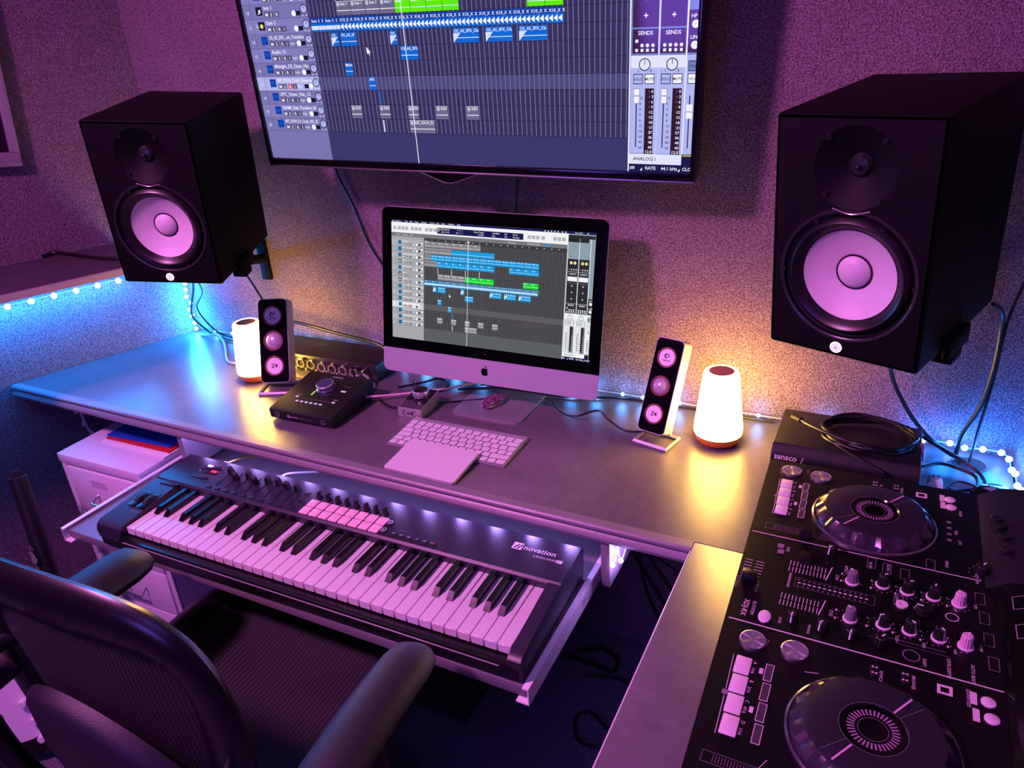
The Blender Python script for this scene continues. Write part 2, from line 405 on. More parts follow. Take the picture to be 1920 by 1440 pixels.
e0 = MB().rbox(-.0062, .0062, -.0044, .0044, -.001, .0018, .001).obj('transport_button', btn, LK)
for k in range(6): onp(e0 if k == 0 else like(e0, parent=LK), .6055 + k * .0168, .1718)
o0 = MB().rbox(-.021, .021, -.0045, .0045, -.001, .002, .001).obj('octave_button', btn, LK); onp(o0, 0.094, 0.191)
onp(like(o0, parent=LK), 0.044, 0.150, -.002)
onp(MB().rbox(-.024, .024, -.0135, .0135, -.001, .0008, .001).obj('display', M('display_glass', (46, 22, 40), .08), LK), 0.098, 0.2215)
w0 = MB().lathe([(.021, -.007), (.0245, -.0045), (.0245, .0045), (.021, .007)], (0, 0, 0), 36, 'x').obj('control_wheel', RUBBER, LK); w0.location = (.030, .094, .048)
like(w0, parent=LK, loc=(.054, .094, .048))
for x in (.030, .054):
    MB().rbox(-.0095, .0095, -.029, .029, -.0006, .0012, .001).obj('wheel_slot', lkd, LK).location = (x, .094, .0645)
cv = Canvas(lambda x, y, e: Vector((x, y, pz(y) + .0003 + e)))
# maker's mark and model lettering
cv.rect(.826, .2125, .8445, .2300, INK, 1)
for d in (0, .0065): cv.line(.8300 + d, .2150, .8370 + d, .2270, .0028, lkm, 2)
cv.text('novation', .847, .2160, .0165, INK, 2, bold=True, sx=1.06)
cv.text('LAUNCHKEY', .8715, .2040, .0075, INK, 2, sx=.98); cv.rect(.9140, .2030, .9250, .2105, INK, 1); cv.text('61', .9152, .2042, .0070, lkd, 2)
RED = M('red_lit_digit', (40, 0, 6), .4, emit=(255, 20, 70), strength=1.6)
cv.rect(.1035, .2120, .1190, .2200, RED, 4); cv.text('15', .1065, .2130, .0072, M('display_dark', (60, 5, 20), .5), 5)
for k in range(8):
    for j in range(5): cv.rect(.1555 + k * .0262, .192 + j * .006, .1588 + k * .0262, .1926 + j * .006, INKG, 1)
    cv.text(str(k + 1), .158 + k * .0262, .1858, .003, INKG, 1)
cv.rect(.37, .2330, .392, .2336, INKG, 1); cv.text('InControl', .372, .2345, .0042, INKG, 1)
cv.rect(.605, .1850, .640, .1855, INKG, 1); cv.text('Track', .614, .1862, .004, INKG, 1)
cv.text('Octave', .082, .1985, .0042, INKG, 1); cv.text('Transpose', .030, .1585, .0042, INKG, 1)
def pzs(y, e): return .0030 + e
for k, q in enumerate(('<<', '>>', 'O', '>', 'O', 'O')): cv.text(q, .6055 + k * .0168, .1700, .0055, INK if k != 5 else RED, 14, align='c')
cv.obj('panel_print', LK)
cv = Canvas(lambda x, y, e: Vector((x, y, 0.0585 + (y - .016) * .0709 + .0004 + e)))
cv.text('Pitch', .024, .054, .0045, INKG, 1); cv.text('Modulation', .043, .0535, .0045, INKG, 1)
cv.obj('block_print', LK)
for x0, y0, r_ in (( .5815, .1745, .0055), (.5815, .1975, .0055)):
    cv = Canvas(lambda x, y, e: Vector((x, y, pz(y) + .0026 + e)))
    cv.ring(x0, y0, r_ - .001, r_, INK, 1); cv.poly([(x0 - .0015, y0 - .002), (x0 + .0022, y0), (x0 - .0015, y0 + .002)], INK, 1); cv.obj('button_print', LK)

# ------------------------------------------------------------------ leads plugged in behind the controller
def cable(name, path, r, label, mat=CABLE, n=8, smooth=8, group=None):
    return tag(MB().tube(path, r, n, smooth=smooth).obj(name, mat), label, 'cable', 'loose cables around the desk')
lead = thing('lead', 'pale lead with sleeved plug in the back of the music keyboard', 'cable', (-0.36, -0.488, 0.635))
MB().tube([(0.0, -0.012, 0.012), (0.004, 0.02, 0.016)], .0045, 10, smooth=2).obj('plug_sleeve', WHITE, lead)
MB().tube([(0.004, 0.02, 0.016), (0.01, 0.045, 0.014), (0.03, 0.12, -0.02)], .0025, 8).obj('wire', WHITE, lead)
lead2 = thing('lead', 'brass-tipped white lead at the corner of the music keyboard', 'cable', (-0.53, -0.488, 0.635))
MB().tube([(0.0, -0.012, 0.016), (0.008, 0.02, 0.018)], .005, 10, smooth=2).obj('plug_sleeve', WHITE, lead2)
MB().tube([(0.008, 0.02, 0.018), (0.02, 0.06, 0.012), (0.03, 0.15, -0.025)], .0025, 8).obj('wire', M('brass', (200, 160, 90), .3, .9), lead2)
# ------------------------------------------------------------------ screens: one desktop, mirrored on both displays
def palette(kind):
    def E(n, c, s=1.0): return M(f'{kind}_{n}', (4, 4, 5), 0.07, emit=c, strength=s, spec=0.35)
    if kind == 'tv':
        s = 1.0
        return dict(panel=E('panel', (122, 116, 178), s), panel2=E('panel2', (132, 126, 192), s), sel=E('sel', (176, 178, 232), s), grid=E('grid', (55, 49, 92), s), line=E('line', (112, 106, 156), s), low=E('low', (58, 56, 108), s),
                    clip=E('clip', (16, 104, 214), s), cliph=E('cliph', (8, 62, 168), s), wave=E('wave', (214, 226, 255), s), green=E('green', (96, 236, 8), s), grey=E('grey', (112, 104, 140), s), white=E('white', (244, 244, 255), s),
                    ink=E('ink', (28, 22, 50), s), dark=E('dark', (62, 26, 62), s), mix=E('mix', (178, 184, 244), s), mixw=E('mixw', (226, 228, 255), s), meter=E('meter', (50, 26, 48), s), navy=E('navy', (28, 26, 78), s), tool=E('tool', (240, 240, 255), s), bluegrey=E('bluegrey', (110, 130, 190), s), red=E('red', (210, 50, 70), s), yellow=E('yellow', (240, 226, 90), s), btn=E('btn', (78, 72, 112), s))  # dark: maroon cast of the room lighting put into the slot colour
    s = 1.0
    return dict(panel=E('panel', (166, 167, 172), s), panel2=E('panel2', (178, 179, 184), s), sel=E('sel', (226, 226, 230), s), grid=E('grid', (66, 66, 69), s), line=E('line', (98, 98, 101), s), low=E('low', (92, 95, 100), s),
                clip=E('clip', (16, 158, 226), s), cliph=E('cliph', (10, 96, 150), s), wave=E('wave', (226, 240, 250), s), green=E('green', (10, 222, 40), s), grey=E('grey', (134, 132, 138), s), white=E('white', (250, 250, 252), s),
                ink=E('ink', (60, 60, 64), s), dark=E('dark', (44, 44, 48), s), mix=E('mix', (226, 228, 236), s), mixw=E('mixw', (244, 244, 248), s), meter=E('meter', (38, 40, 42), s), navy=E('navy', (22, 24, 80), s), tool=E('tool', (242, 242, 246), s), bluegrey=E('bluegrey', (140, 158, 172), s), red=E('red', (214, 60, 70), s), yellow=E('yellow', (236, 220, 140), s), btn=E('btn', (120, 120, 126), s))

def daw(Wd, Hd, kind):
    p = palette(kind); cv = Canvas(lambda x, y, e: Vector((x * Wd, -e, (1 - y) * Hd)), 0.00015)
    asp = Wd / Hd
    def T(t, x, y, h, m, L=6, align='l', bold=False, sx=1.0): # y = baseline; h in screen heights
        vs, fs = glyphs(t, bold)
        w = max(v[0] for v in vs) * h / asp; ox = {'l': 0, 'c': -w / 2, 'r': -w}[align]
        cv.put([(x + ox + vx * h / asp * sx, y - vy * h) for vx, vy in vs], fs, m, L)
    def D(x, y, r, m, L=6, n=14): cv.put([(x + r / asp * math.cos(2 * PI * k / n), y - r * math.sin(2 * PI * k / n)) for k in range(n)], [tuple(range(n))], m, L)
    def RG(x, y, r0, r1, m, L=6, n=20):
        P = [(x + r / asp * math.cos(2 * PI * k / n), y - r * math.sin(2 * PI * k / n)) for k in range(n + 1) for r in (r0, r1)]
        cv.put(P, [(2 * k, 2 * k + 1, 2 * k + 3, 2 * k + 2) for k in range(n)], m, L)
    def B(x0, y0, x1, y1, m, L=2): cv.put([(x0, y1), (x1, y1), (x1, y0), (x0, y0)], [(0, 1, 2, 3)], m, L)
    B(0, 0, 1, 1, p['panel'], 0)
    B(0.174, .10, .877, 1, p['low'], 1); B(0.174, .161, .877, .888 + .036, p['grid'], 2)
    B(0.174, .888, .877, .93, p['low'], 2.5)
    x = .178
    while x < .875: B(x, .161, x + .0019, .888, p['line'], 3); x += .01035
    for k in range(15): B(.174, .158 + k * .0522 - .0006, .877, .158 + k * .0522 + .0006, p['ink'], 3.2)
    # menu bar, tool bar, counter
    B(0, 0, 1, .017, p['navy'], 4); B(0, .017, .881, .102, p['tool'], 4)
    for t, x in (('Logic Pro', .02), ('File', .075), ('Edit', .10), ('Track', .125), ('Navigate', .16), ('Record', .205), ('Mix', .24), ('View', .265), ('Window', .30), ('Help', .345)): T(t, x, .0135, .015, p['white'], 6)
    D(.01, .0085, .005, p['white'])
    for x in (.77, .785, .80, .815, .83, .85, .865): D(x, .009, .005, p['white'])
    T('Thu 16:54', .905, .0135, .015, p['white'], 6); D(.965, .009, .005, p['white'])
    for x in (.01, .035, .055, .075, .105, .125, .145, .18, .20, .24, .225, .69, .71, .73, .755, .81, .83, .85): B(x, .05, x + .016, .078, p['panel2'], 5)
    D(.2175, .063, .006, p['red'], 7)
    B(.244, .042, .67, .090, p['navy'], 5)
    for t, x, y in (('01:00:30:04.24', .25, .060), ('20 2 4 112', .265, .080), ('1 1 1  1', .345, .060), ('33 1 1  1', .34, .080), ('Keep Tempo', .43, .062), ('126.0000', .52, .062), ('4/4', .58, .062), ('No In', .62, .062), ('+0.00%', .45, .082), ('Key', .52, .082), ('/16', .58, .082), ('No Out', .62, .082)): T(t, x, y, .017, p['white'], 7)
    B(0, .102, .877, .132, p['btn'], 4); B(.174, .132, .877, .161, p['ink'], 4); B(0, .132, .174, .158, p['panel'], 4)
    for t, x in (('Edit', .03), ('Functions', .06), ('View', .10), ('Snap: Smart', .60), ('Drag: No Overlap', .69)): T(t, x, .122, .014, p['white'], 6)
    B(.775, .108, .792, .126, p['clip'], 6)
    for k in range(20): T(str(1 + 4 * k), .18 + k * .0345, .150, .013, p['white'], 6)
    T('Marker 1', .178, .160, .012, p['white'], 6)
    # track headers
    names = ['Drums', 'OS_AS_Snare_Fill', 'Hat_Loop_Closed', 'Sum 1', 'Perc Loop', 'Inst 1', 'Sum 3', 'OS_AS_SFX_...sic_Transition', 'Audio 13', 'Midnight_OS_Open_Hat', 'AFS_XX14_Crash_Reverse', 'UFC_Open_Hat_12', 'KSHMR_Shak..Transition_06', 'AFS_XX14_Dr..Crash_NO_SC']
    num = [1, 2, 3, 4, 9, 10, 11, 14, 15, 16, 17, 18, 19, 20]
    for i in range(14):
        y0 = .158 + i * .0522; y1 = y0 + .0522; sel = i == 10
        B(0, y0, .174, y1, p['sel'] if sel else (p['panel'] if i % 2 else p['panel2']), 2)
        B(0, y1 - .0008, .174, y1, p['ink'], 4); B(.0215, y0, .0222, y1, p['btn'], 4)
        if sel: B(.174, y0 + .002, .877, y1 - .002, M(f'{kind}_selrow', (4, 4, 5), .07, emit=(76, 74, 122) if kind == 'tv' else (92, 92, 96), strength=1.0), 2.6)
        T(str(num[i]), .008, y0 + .034, .016, p['white'], 6)
        ic = p['cliph'] if i not in (5, 6) else p['ink']
        B(.036, y0 + .008, .053, y1 - .014, ic, 5)
        if i == 5: T('\u266b', .040, y0 + .034, .026, p['white'], 7)
        elif i in (3, 6): D(.0445, y0 + .024, .008, p['yellow'], 7); T('>', .0285, y0 + .032, .02, p['white'], 6)
        else:
            for k, h in enumerate((.004, .009, .012, .009, .004)): B(.0385 + k * .0026, y0 + .023 - h / 1.5, .0398 + k * .0026, y0 + .023 + h / 1.5, p['clip'], 7)
        nm = names[i]; wn = max(v[0] for v in glyphs(nm, True)[0]) * .0185 / asp; T(nm, .058, y0 + .019, .0185, p['white'], 6, bold=True, sx=min(1, .094 / wn))
        for k, t in enumerate('MSRI'):
            if i == 5 and t == 'I': continue
            x = .058 + k * .0125 + (.003 if k > 1 else 0)
            B(x, y0 + .026, x + .0115, y0 + .045, p['red'] if sel and t == 'R' else p['btn'], 5); T(t, x + .0058, y0 + .0425, .018, p['white'], 6, 'c', True)
        if i not in (3, 5, 6): T('>|<', .1125, y0 + .0420, .016, p['white'], 6, bold=True)
        xs = (.137, .149)
        B(xs[0] - .006, y0 + .028, xs[1] + .006, y0 + .043, p['ink'], 5); D(xs[1 if sel else 0], y0 + .0355, .0105, p['white'], 7)
        RG(.1645, y0 + .022, .0135, .0165, p['ink'], 6); D(.1645, y0 + .022, .0135, p['mix'], 6); B(.1639, y0 + .008, .1651, y0 + .022, p['ink'], 7)
        D(.1600, y0 + .044, .0022, p['white']); D(.169, y0 + .044, .0022, p['white'])
    B(.1735, .10, .1755, 1, p['btn'], 6)
    # regions
    def clip(x0, x1, i, m, t=None, fade=False, head=True):
        y0 = .158 + i * .0522 + .0035; y1 = y0 + .0468
        B(x0, y0, x1, y1, m, 7)
        B(x0, y0, x1, y0 + .0015, p['white'] if m is p['grey'] else p['clip'], 7.5)
        ln = p['white'] if m is p['grey'] else p['wave']
        B(x0 + .001, y0 + .030, x1 - .001, y0 + .0325, ln, 8)
        if head and t:
            vs, fs = glyphs(t, False); n = len(t); ww = max(v[0] for v in vs) * .0140 / asp
            while ww > x1 - x0 - .002 and n > 1: n -= 1; vs, fs = glyphs(t[:n], False); ww = max([v[0] for v in vs] + [0]) * .0140 / asp
            T(t[:n], x0 + .002, y0 + .0135, .0140, p['white'], 9, bold=True)
        if fade: cv.put([(x0, y1), (x0 + .016, y0 + .016), (x0, y0 + .016)], [(0, 1, 2)], p['wave'], 8.5)
        B(x1 - .0008, y0, x1, y1, p['cliph'] if m is p['clip'] else p['ink'], 8)
    C, G, N = p['clip'], p['grey'], p['green']
    def run(x0, x1, step, i, m, t=None, white=False):
        x = x0
        while x < x1 - .002:
            clip(x, min(x + step, x1), i, m, t); x += step
    run(.177, .465, .036, 0, G, 'XX_'); run(.177, .32, .0715, 1, G); run(.32, .535, .0717, 1, C)
    run(.177, .212, .0117, 2, G); run(.212, .751, .0359, 2, C, 'UFC_Clo'); run(.177, .247, .0117, 3, G); run(.247, .536, .0362, 3, C, 'Sum'); run(.608, .751, .0358, 3, C, 'Sum')
    for x in (.248, .320, .391, .462): B(x - .001, .370, x + .001, .420, p['white'], 7)
    run(.248, .39, .0355, 5, G, '@ Inst 1'); run(.39, .535, .0362, 5, N, 'Inst 1'); run(.678, .751, .0365, 5, N, 'Inst 1')
    y0 = .158 + 6 * .0522 + .003; y1 = y0 + .048
    B(.177, y0, .751, y1, C, 7); B(.177, y0, .751, y0 + .019, p['cliph'], 7.5)
    B(.177, y0 + .027, .252, y0 + .041, p['wave'], 8)
    x = .179; k = 0
    while x < .75:
        big = k % 3 == 0; B(x - .0005, y0, x + .0002, y1, p['navy'], 8.2)
        T(('X10_' if x > .25 else 'Sum') if big else ('X' if x > .25 else 'S'), x + .0008, y0 + .015, .0145, p['white'], 9, bold=True)
        x += .0175 if big else .0093; k += 1
    x = .256
    while x < .748:
        if not .396 < x < .402: cv.put([(x - .004, y0 + .033), (x + .0042, y0 + .044), (x + .0042, y0 + .022)], [(0, 1, 2)], p['white'], 8.6)
        x += .0092
    B(.3925, y0 - .002, .3945, y1 + .002, p['grid'], 9.5)
    for x0, x1, f in ((.224, .2435, 1), (.248, .289, 0), (.370, .388, 1), (.517, .574, 1), (.588, .646, 1), (.659, .718, 1)): clip(x0, x1, 7, C, 'OS_AS_SFX_Classic', f)
    clip(.391, .433, 8, C, 'OS_AS_SFX_Cl'); clip(.248, .268, 9, C, 'Midni'); clip(.3035, .321, 10, C, 'AFS'); 
    B(.3245, .158 + 11 * .0522 + .004, .3285, .158 + 12 * .0522 - .002, C, 7); B(.3255, .158 + 13 * .0522 + .004, .3285, .158 + 14 * .0522 - .004, p['wave'], 7)
    for x0, x1 in ((.247, .2755), (.3205, .348), (.392, .4185), (.460, .489), (.532, .561)): clip(x0, x1, 12, G, '@ KSHM')
    clip(.392, .455, 13, G, '@ AFS_XX14_Drop_Ch')
    B(.4035, .140, .4052, 1, p['white'], 11); D(.4043, .142, .009, p['white'], 11)
    cv.put([(.309, .578), (.309, .604), (.3125, .600), (.3145, .608), (.3165, .607), (.3145, .599), (.3185, .598)], [(0, 1, 2, 3, 4, 5, 6)], p['white'], 12)
    # mixer strips
    B(.877, .10, .8795, 1, p['white'], 12); B(.8795, .017, 1, 1, p['bluegrey'], 12)
    B(.8795, .025, 1, .05, p['dark'], 13); B(.8795, .05, .972, .078, p['meter'], 13)
    for x0, x1 in ((.8825, .930), (.934, .9795)):
        B(x0, .205, x1, .300, p['dark'], 13); D(x0 + .015, .235, .012, p['yellow'], 14); D(x0 + .032, .235, .012, p['yellow'], 14)
        for k in range(4): D(x0 + .006 + k * .011, .285, .005, p['red'] if k == 0 else p['white'], 14)
        B(x0, .305, x1, .390, p['dark'], 13); T('INSERTS', (x0 + x1) / 2, .325, .016, p['white'], 14, 'c'); B(x0 + .002, .34, x1 - .002, .375, p['mixw'], 14)
        B(x0, .392, x1, .545, p['dark'], 13)
        for y in (.415, .465, .515): T('+', (x0 + x1) / 2, y + .006, .028, p['white'], 14, 'c', True)
        B(x0, .55, x1, .622, p['dark'], 13); T('SENDS', (x0 + x1) / 2, .567, .0165, p['white'], 14, 'c', True)
        for k in range(4):
            B(x0 + .0075 + k * .010, .575, x0 + .0085 + k * .010, .603, p['ink'], 14); D(x0 + .008 + k * .010, .598 if k or x0 > .9 else .585, .0055, p['white'], 15)
            B(x0 + .0055 + k * .010, .608, x0 + .0105 + k * .010, .617, p['white'], 14)
        B(x0 - .002, .628, x1 + .002, .938, p['mix'], 13); B(x0 - .002, .628, x1 + .002, .665, p['mixw'], 13.2)
        xc = (x0 + x1) / 2; RG(xc, .655, .0165, .0195, p['ink'], 15); D(xc, .655, .0165, p['mixw'], 15); B(xc - .0006, .640, xc + .0006, .655, p['ink'], 16)
        T('L', xc - .013, .678, .012, p['ink'], 15); T('R', xc + .010, .678, .012, p['ink'], 15)
        for k, (t, q) in enumerate((('SOLO', 'mix'), ('MUTE', 'white'))):
            xx = x0 + .003 + k * .0215; B(xx, .683, xx + .018, .715, p['ink'], 14); B(xx + .0012, .6855, xx + .0168, .7125, p[q], 15); T(t, xx + .009, .7035, .0125, p['ink'], 16, 'c', True)
        B(x0 + .0085, .735, x0 + .0105, .918, p['ink'], 14); B(x0 + .004, .728, x0 + .0155, .775, p['bluegrey'], 15); B(x0 + .0048, .730, x0 + .0147, .774, p['white'], 16); B(x0 + .0048, .7505, x0 + .0147, .7525, p['ink'], 17)
        for k in range(10):
            B(x0 + .0130, .757 + k * .0178, x0 + .0145, .7585 + k * .0178, p['ink'], 14); T(str((12, 6, 3, 0, 6, 12, 20, 30, 40, 60)[k]), x0 + .0155, .762 + k * .0178, .0115, p['ink'], 14, bold=True)
        B(x0 + .0255, .728, x0 + .0425, .940, p['meter'], 14)
        for k in range(12):
            T(str((0, 3, 6, 9, 12, 15, 18, 21, 27, 36, 48, 60)[k]), x0 + .041, .742 + k * .0163, .0125, p['white'], 15, 'r', True); B(x0 + .0335, .737 + k * .0163, x0 + .0345, .7385 + k * .0163, p['white'], 15)
        T('12.0', x0 + .034, .937, .014, p['white'], 15, 'c', True)
    B(.8795, .940, 1, .974, p['mixw'], 14); T('ANALOG 1', .8875, .962, .0165, p['ink'], 15, bold=True); B(.926, .945, .9265, .968, p['ink'], 15); B(.9815, .938, 1, .974, p['navy'], 15); B(.983, .941, 1, .944, p['yellow'], 16)
    B(.8795, .974, 1, 1, p['navy'], 14)
    for t, x in ((':00', .8805), ('RATE', .912), ('44.1 kHz', .943), ('CLOC', .984)): T(t, x, .9925, .0155, p['white'], 16, bold=True)
    for x in (.902, .9755): cv.put([(x, .996), (x + .004, .996), (x + .004, .986)], [(0, 1, 2)], p['white'], 16)
    B(.983, .50, 1, .622, p['dark'], 13); B(.983, .628, 1, .938, p['mix'], 13)
    for y, t in ((.54, 'HP'), (.60, 'LINE'),): D(.9955, y, .012, p['white'], 14); T(t, .987, y - .018, .015, p['white'], 15, bold=True); cv.put([(.9925, y + .006), (.9965, y - .004), (.9972, y - .003)], [(0, 1, 2)], p['ink'], 15)
    for y, q, t in ((.645, 'bluegrey', 'PRE'), (.683, 'white', 'MON')): B(.986, y, 1, y + .032, p['ink'], 14); B(.9872, y + .0025, 1, y + .0295, p[q], 15); T(t, .9885, y + .021, .0125, p['ink'], 16)
    B(.9905, .75, .9925, .918, p['ink'], 14); B(.986, .778, .9972, .822, p['white'], 16); B(.986, .800, .9972, .802, p['ink'], 17)
    B(.9305, .05, .9330, .94, p['mixw'], 13); B(.9805, .05, .983, .94, p['white'], 13)
    return cv

# ------------------------------------------------------------------ television on the wall
tvr = rot3(R(3.392), R(3.425), R(1.633))
TW, TH = 0.941, 0.5293
tv = thing('television', 'wall-mounted flat television with a thin black frame showing a music session', 'television', (-0.488, -0.171, 1.298), tvr.to_euler())
BEZ = M('tv_bezel', (9, 9, 11), 0.18); TVS = M('tv_silver_trim', (200, 190, 205), 0.22, 0.9)
mb = MB(); b = .0085
mb.rbox(-b, TW + b, .004, .045, -.016, TH + b, .003); mb.obj('housing', BEZ, tv)
mb = MB(); mb.rbox(-b, 0, -.004, .006, -.014, TH + b, .0015); mb.rbox(TW, TW + b, -.004, .006, -.014, TH + b, .0015); mb.rbox(0, TW, -.004, .006, -.014, 0, .0015); mb.rbox(0, TW, -.004, .006, TH, TH + b, .0015); mb.obj('bezel', BEZ, tv)
MB().rbox(-b, TW + b, -.0045, .020, -.0175, -.0142, .0012).obj('bottom_trim', TVS, tv)
mb = MB(); mb.prism([(.385, -.0175), (.515, -.0175), (.458, -.037), (.440, -.037)], -.003, .016, 'y'); mb.obj('sensor_lip', BEZ, tv)
mb = MB(); mb.tube([(.385, -.004, -.0178), (.440, -.004, -.0372), (.458, -.004, -.0372), (.515, -.004, -.0178)], .0005, 6, smooth=0); mb.obj('lip_trim', M('lip_edge', (90, 84, 94), .4, .5), tv)
sc = daw(TW, TH, 'tv').obj('screen', tv); sc.location = (0, .003, 0)
MB().rbox(TW / 2 - .2, TW / 2 + .2, .045, .11, .08, .36, .004).obj('wall_bracket', BLACK, tv)

# ------------------------------------------------------------------ all-in-one computer
IW, IH = .476, .268
imr = rot3(.0777, -.1811, .0284); ip = Vector((-0.218, -0.172, 0.896))
imac = thing('desktop_computer', 'aluminium all-in-one computer with wide black screen border and pale chin', 'computer', (0.03, -0.12, DZ), (0, 0, R(2.0)))
bpy.context.view_layer.update()
inv = (Matrix.Translation((0.03, -0.12, DZ)) @ Matrix.Rotation(R(2.0), 4, 'Z')).inverted()
IMX = inv @ (Matrix.Translation(ip) @ imr.to_4x4())
def im(o): o.matrix_local = IMX; return o
CH = M('chin_aluminium', (172, 170, 176), 0.42, 0.2)
GL = M('screen_glass_black', (3, 3, 4), 0.06)
def rrect(x0, x1, z0, z1, r, n=5, corners=(1, 1, 1, 1)):
    P = []
    for (cx, cz, a0), on in zip(((x1 - r, z0 + r, -PI / 2), (x1 - r, z1 - r, 0), (x0 + r, z1 - r, PI / 2), (x0 + r, z0 + r, PI)), corners):
        if on: P += [(cx + r * math.cos(a0 + PI / 2 * k / n), cz + r * math.sin(a0 + PI / 2 * k / n)) for k in range(n + 1)]
        else: P.append({0: (x1, z0), 1: (x1, z1), 2: (x0, z1), 3: (x0, z0)}[[-PI / 2, 0, PI / 2, PI].index(a0)])
    return P
X0, X1, Z0, Z1 = -.0255, .5015, -.083, .2965
mb = MB(); mb.prism(rrect(X0, X1, Z0, Z1, .016), .0015, .007, 'y'); 
# bulged back
cx, cz = (X0 + X1) / 2, (Z0 + Z1) / 2
rings = []
for sc_, yy in ((1.0, .007), (.96, .012), (.75, .028), (.4, .040), (.1, .043)):
    rings.append([((x - cx) * sc_ + cx, yy, (z - cz) * sc_ + cz) for x, z in rrect(X0, X1, Z0, Z1, .016)])
n = len(rings[0]); mb.add([v for r_ in rings for v in r_], [(i * n + k, i * n + (k + 1) % n, (i + 1) * n + (k + 1) % n, (i + 1) * n + k) for i in range(4) for k in range(n)] + [tuple(4 * n + k for k in range(n))])
im(mb.obj('housing', CH, imac))
mb = MB(); mb.prism(rrect(X0 + .0006, X1 - .0006, -.0255, Z1 - .0006, .0155, corners=(0, 1, 1, 0)), -.0008, .0018, 'y'); im(mb.obj('glass_front', GL, imac))
mb = MB(); mb.prism(rrect(X0 + .0004, X1 - .0004, Z0 + .0004, -.0258, .0155, corners=(1, 0, 0, 1)), -.0006, .0018, 'y'); im(mb.obj('chin', CH, imac))
q = daw(IW, IH, 'imac').obj('screen', imac); q.matrix_local = IMX @ Matrix.Translation((0, -.0010, 0))
cv = Canvas(lambda x, y, e: Vector((x, -.0008 - e, y)))
LG = M('logo_black', (5, 5, 6), .15)
ax, az, s_ = .2372, -.0535, .0092
half = [(0, .74), (.22, .86), (.50, .86), (.74, .72), (.86, .52), (.70, .34), (.66, .08), (.78, -.18), (.92, -.30), (.80, -.60), (.58, -.90), (.36, -1.02), (.16, -.96), (0, -.91)]
lh = [(0, -.91), (-.16, -.96), (-.36, -1.02), (-.62, -.80), (-.84, -.40), (-.92, 0), (-.88, .42), (-.68, .74), (-.40, .88), (-.18, .84), (0, .74)]
cv.poly([(ax + x * s_, az + z * s_) for x, z in half], LG, 1); cv.poly([(ax + x * s_, az + z * s_) for x, z in lh], LG, 1)
cv.poly([(ax + x * s_, az + z * s_) for x, z in [(0, .92), (.06, 1.22), (.26, 1.46), (.44, 1.52), (.42, 1.24), (.24, 1.00)]], LG, 1)
im(cv.obj('fruit_logo', imac))
im(MB().lathe([(.0022, -.0012), (.0022, -.0006)], (.2372, 0, -.013), 12, 'y').obj('camera_sensor', M('sensor_grey', (60, 55, 65), .2), imac))
# L-shaped stand
mb = MB(); mb.prism(rrect(-.088, .086, -.088, .095, .012, corners=(1, 0, 0, 1)), 0.0, .005, 'z'); mb.obj('stand_foot', M('stand_aluminium', (150, 148, 154), .36, .5), imac)
mb = MB(); mb.prism([(.095, 0), (.100, .005), (.092, .10), (.075, .20), (.070, .20), (.086, .10), (.090, .006), (.085, .0)], -.086, .084, 'x'); mb.obj('stand_neck', ALU, imac)

# ------------------------------------------------------------------ white computer keyboard + trackpad
kb = thing('computer_keyboard', 'slim white computer keyboard on the desk below the all-in-one computer', 'keyboard', (-0.110, -0.382, DZ), (0, 0, R(1.2)))
mb = MB(); mb.prism([(0, .0008), (0, .004), (.115, .0095), (.115, .0008)], 0, .279, 'x'); mb.obj('base', M('keyboard_deck', (150, 146, 152), .4, .3), kb)
kc = M('keycap_white', (212, 210, 214), .4); kmesh = {}
rows = [([1.0] * 14, .094), ([1.0] * 13 + [1.5 - .0], .078), ([1.5] + [1] * 12 + [1.0], .0612), ([1.75] + [1] * 11 + [1, .75], .0446), ([1.25] + [1] * 11 + [2.25], .0280), ([1, 1, 1, 1.25, 4.9, 1.25, 1, 1, 1, 1.1], .0112)]
for ws, y in rows:
    tot = sum(ws); unit = .2755 / tot; x = .0018
    for w in ws:
        wd = w * unit; key = round(wd, 4); loc = (x + wd / 2, y, .004 + y * .048)
        if key not in kmesh:
            h = .0078 if y < .09 else .0078
            kmesh[key] = MB().rbox(-wd / 2 + .0011, wd / 2 - .0011, -h + .0007, h - .0007, 0, .0022, .0009, 1).obj('key', kc, kb); kmesh[key].location = loc
        else: like(kmesh[key], parent=kb, loc=loc)
        x += wd
cv = Canvas(lambda x, y, e: Vector((x, y, .0064 + y * .048 + e)))
LTR = M('key_legend', (140, 136, 146), .5)
for t, y, x0, u in (('QWERTYUIOP', .0612, .0400, .0190), ('ASDFGHJKL', .0446, .0445, .01900), ('ZXCVBNM', .0280, .0330, .0193), ('1234567890', .078, .0290, .0190)):
    for k, c in enumerate(t): cv.text(c, x0 + k * u, y - .002, .0055, LTR, 1, align='c')
cv.obj('legends', kb)
tp = thing('trackpad', 'flat square white trackpad propped on the front rows of the computer keyboard', 'trackpad', (-0.0565, -0.470, DZ + .001), (R(5.0), 0, R(.4)))
mb = MB(); mb.prism(rrect(0, .165, 0, .107, .006), 0.0, .0050, 'z'); mb.obj('base', ALU, tp)
mb = MB(); mb.prism(rrect(.0004, .1646, .0004, .1066, .0056), .0051, .0058, 'z'); mb.obj('touch_surface', M('trackpad_white', (205, 202, 207), .4), tp)

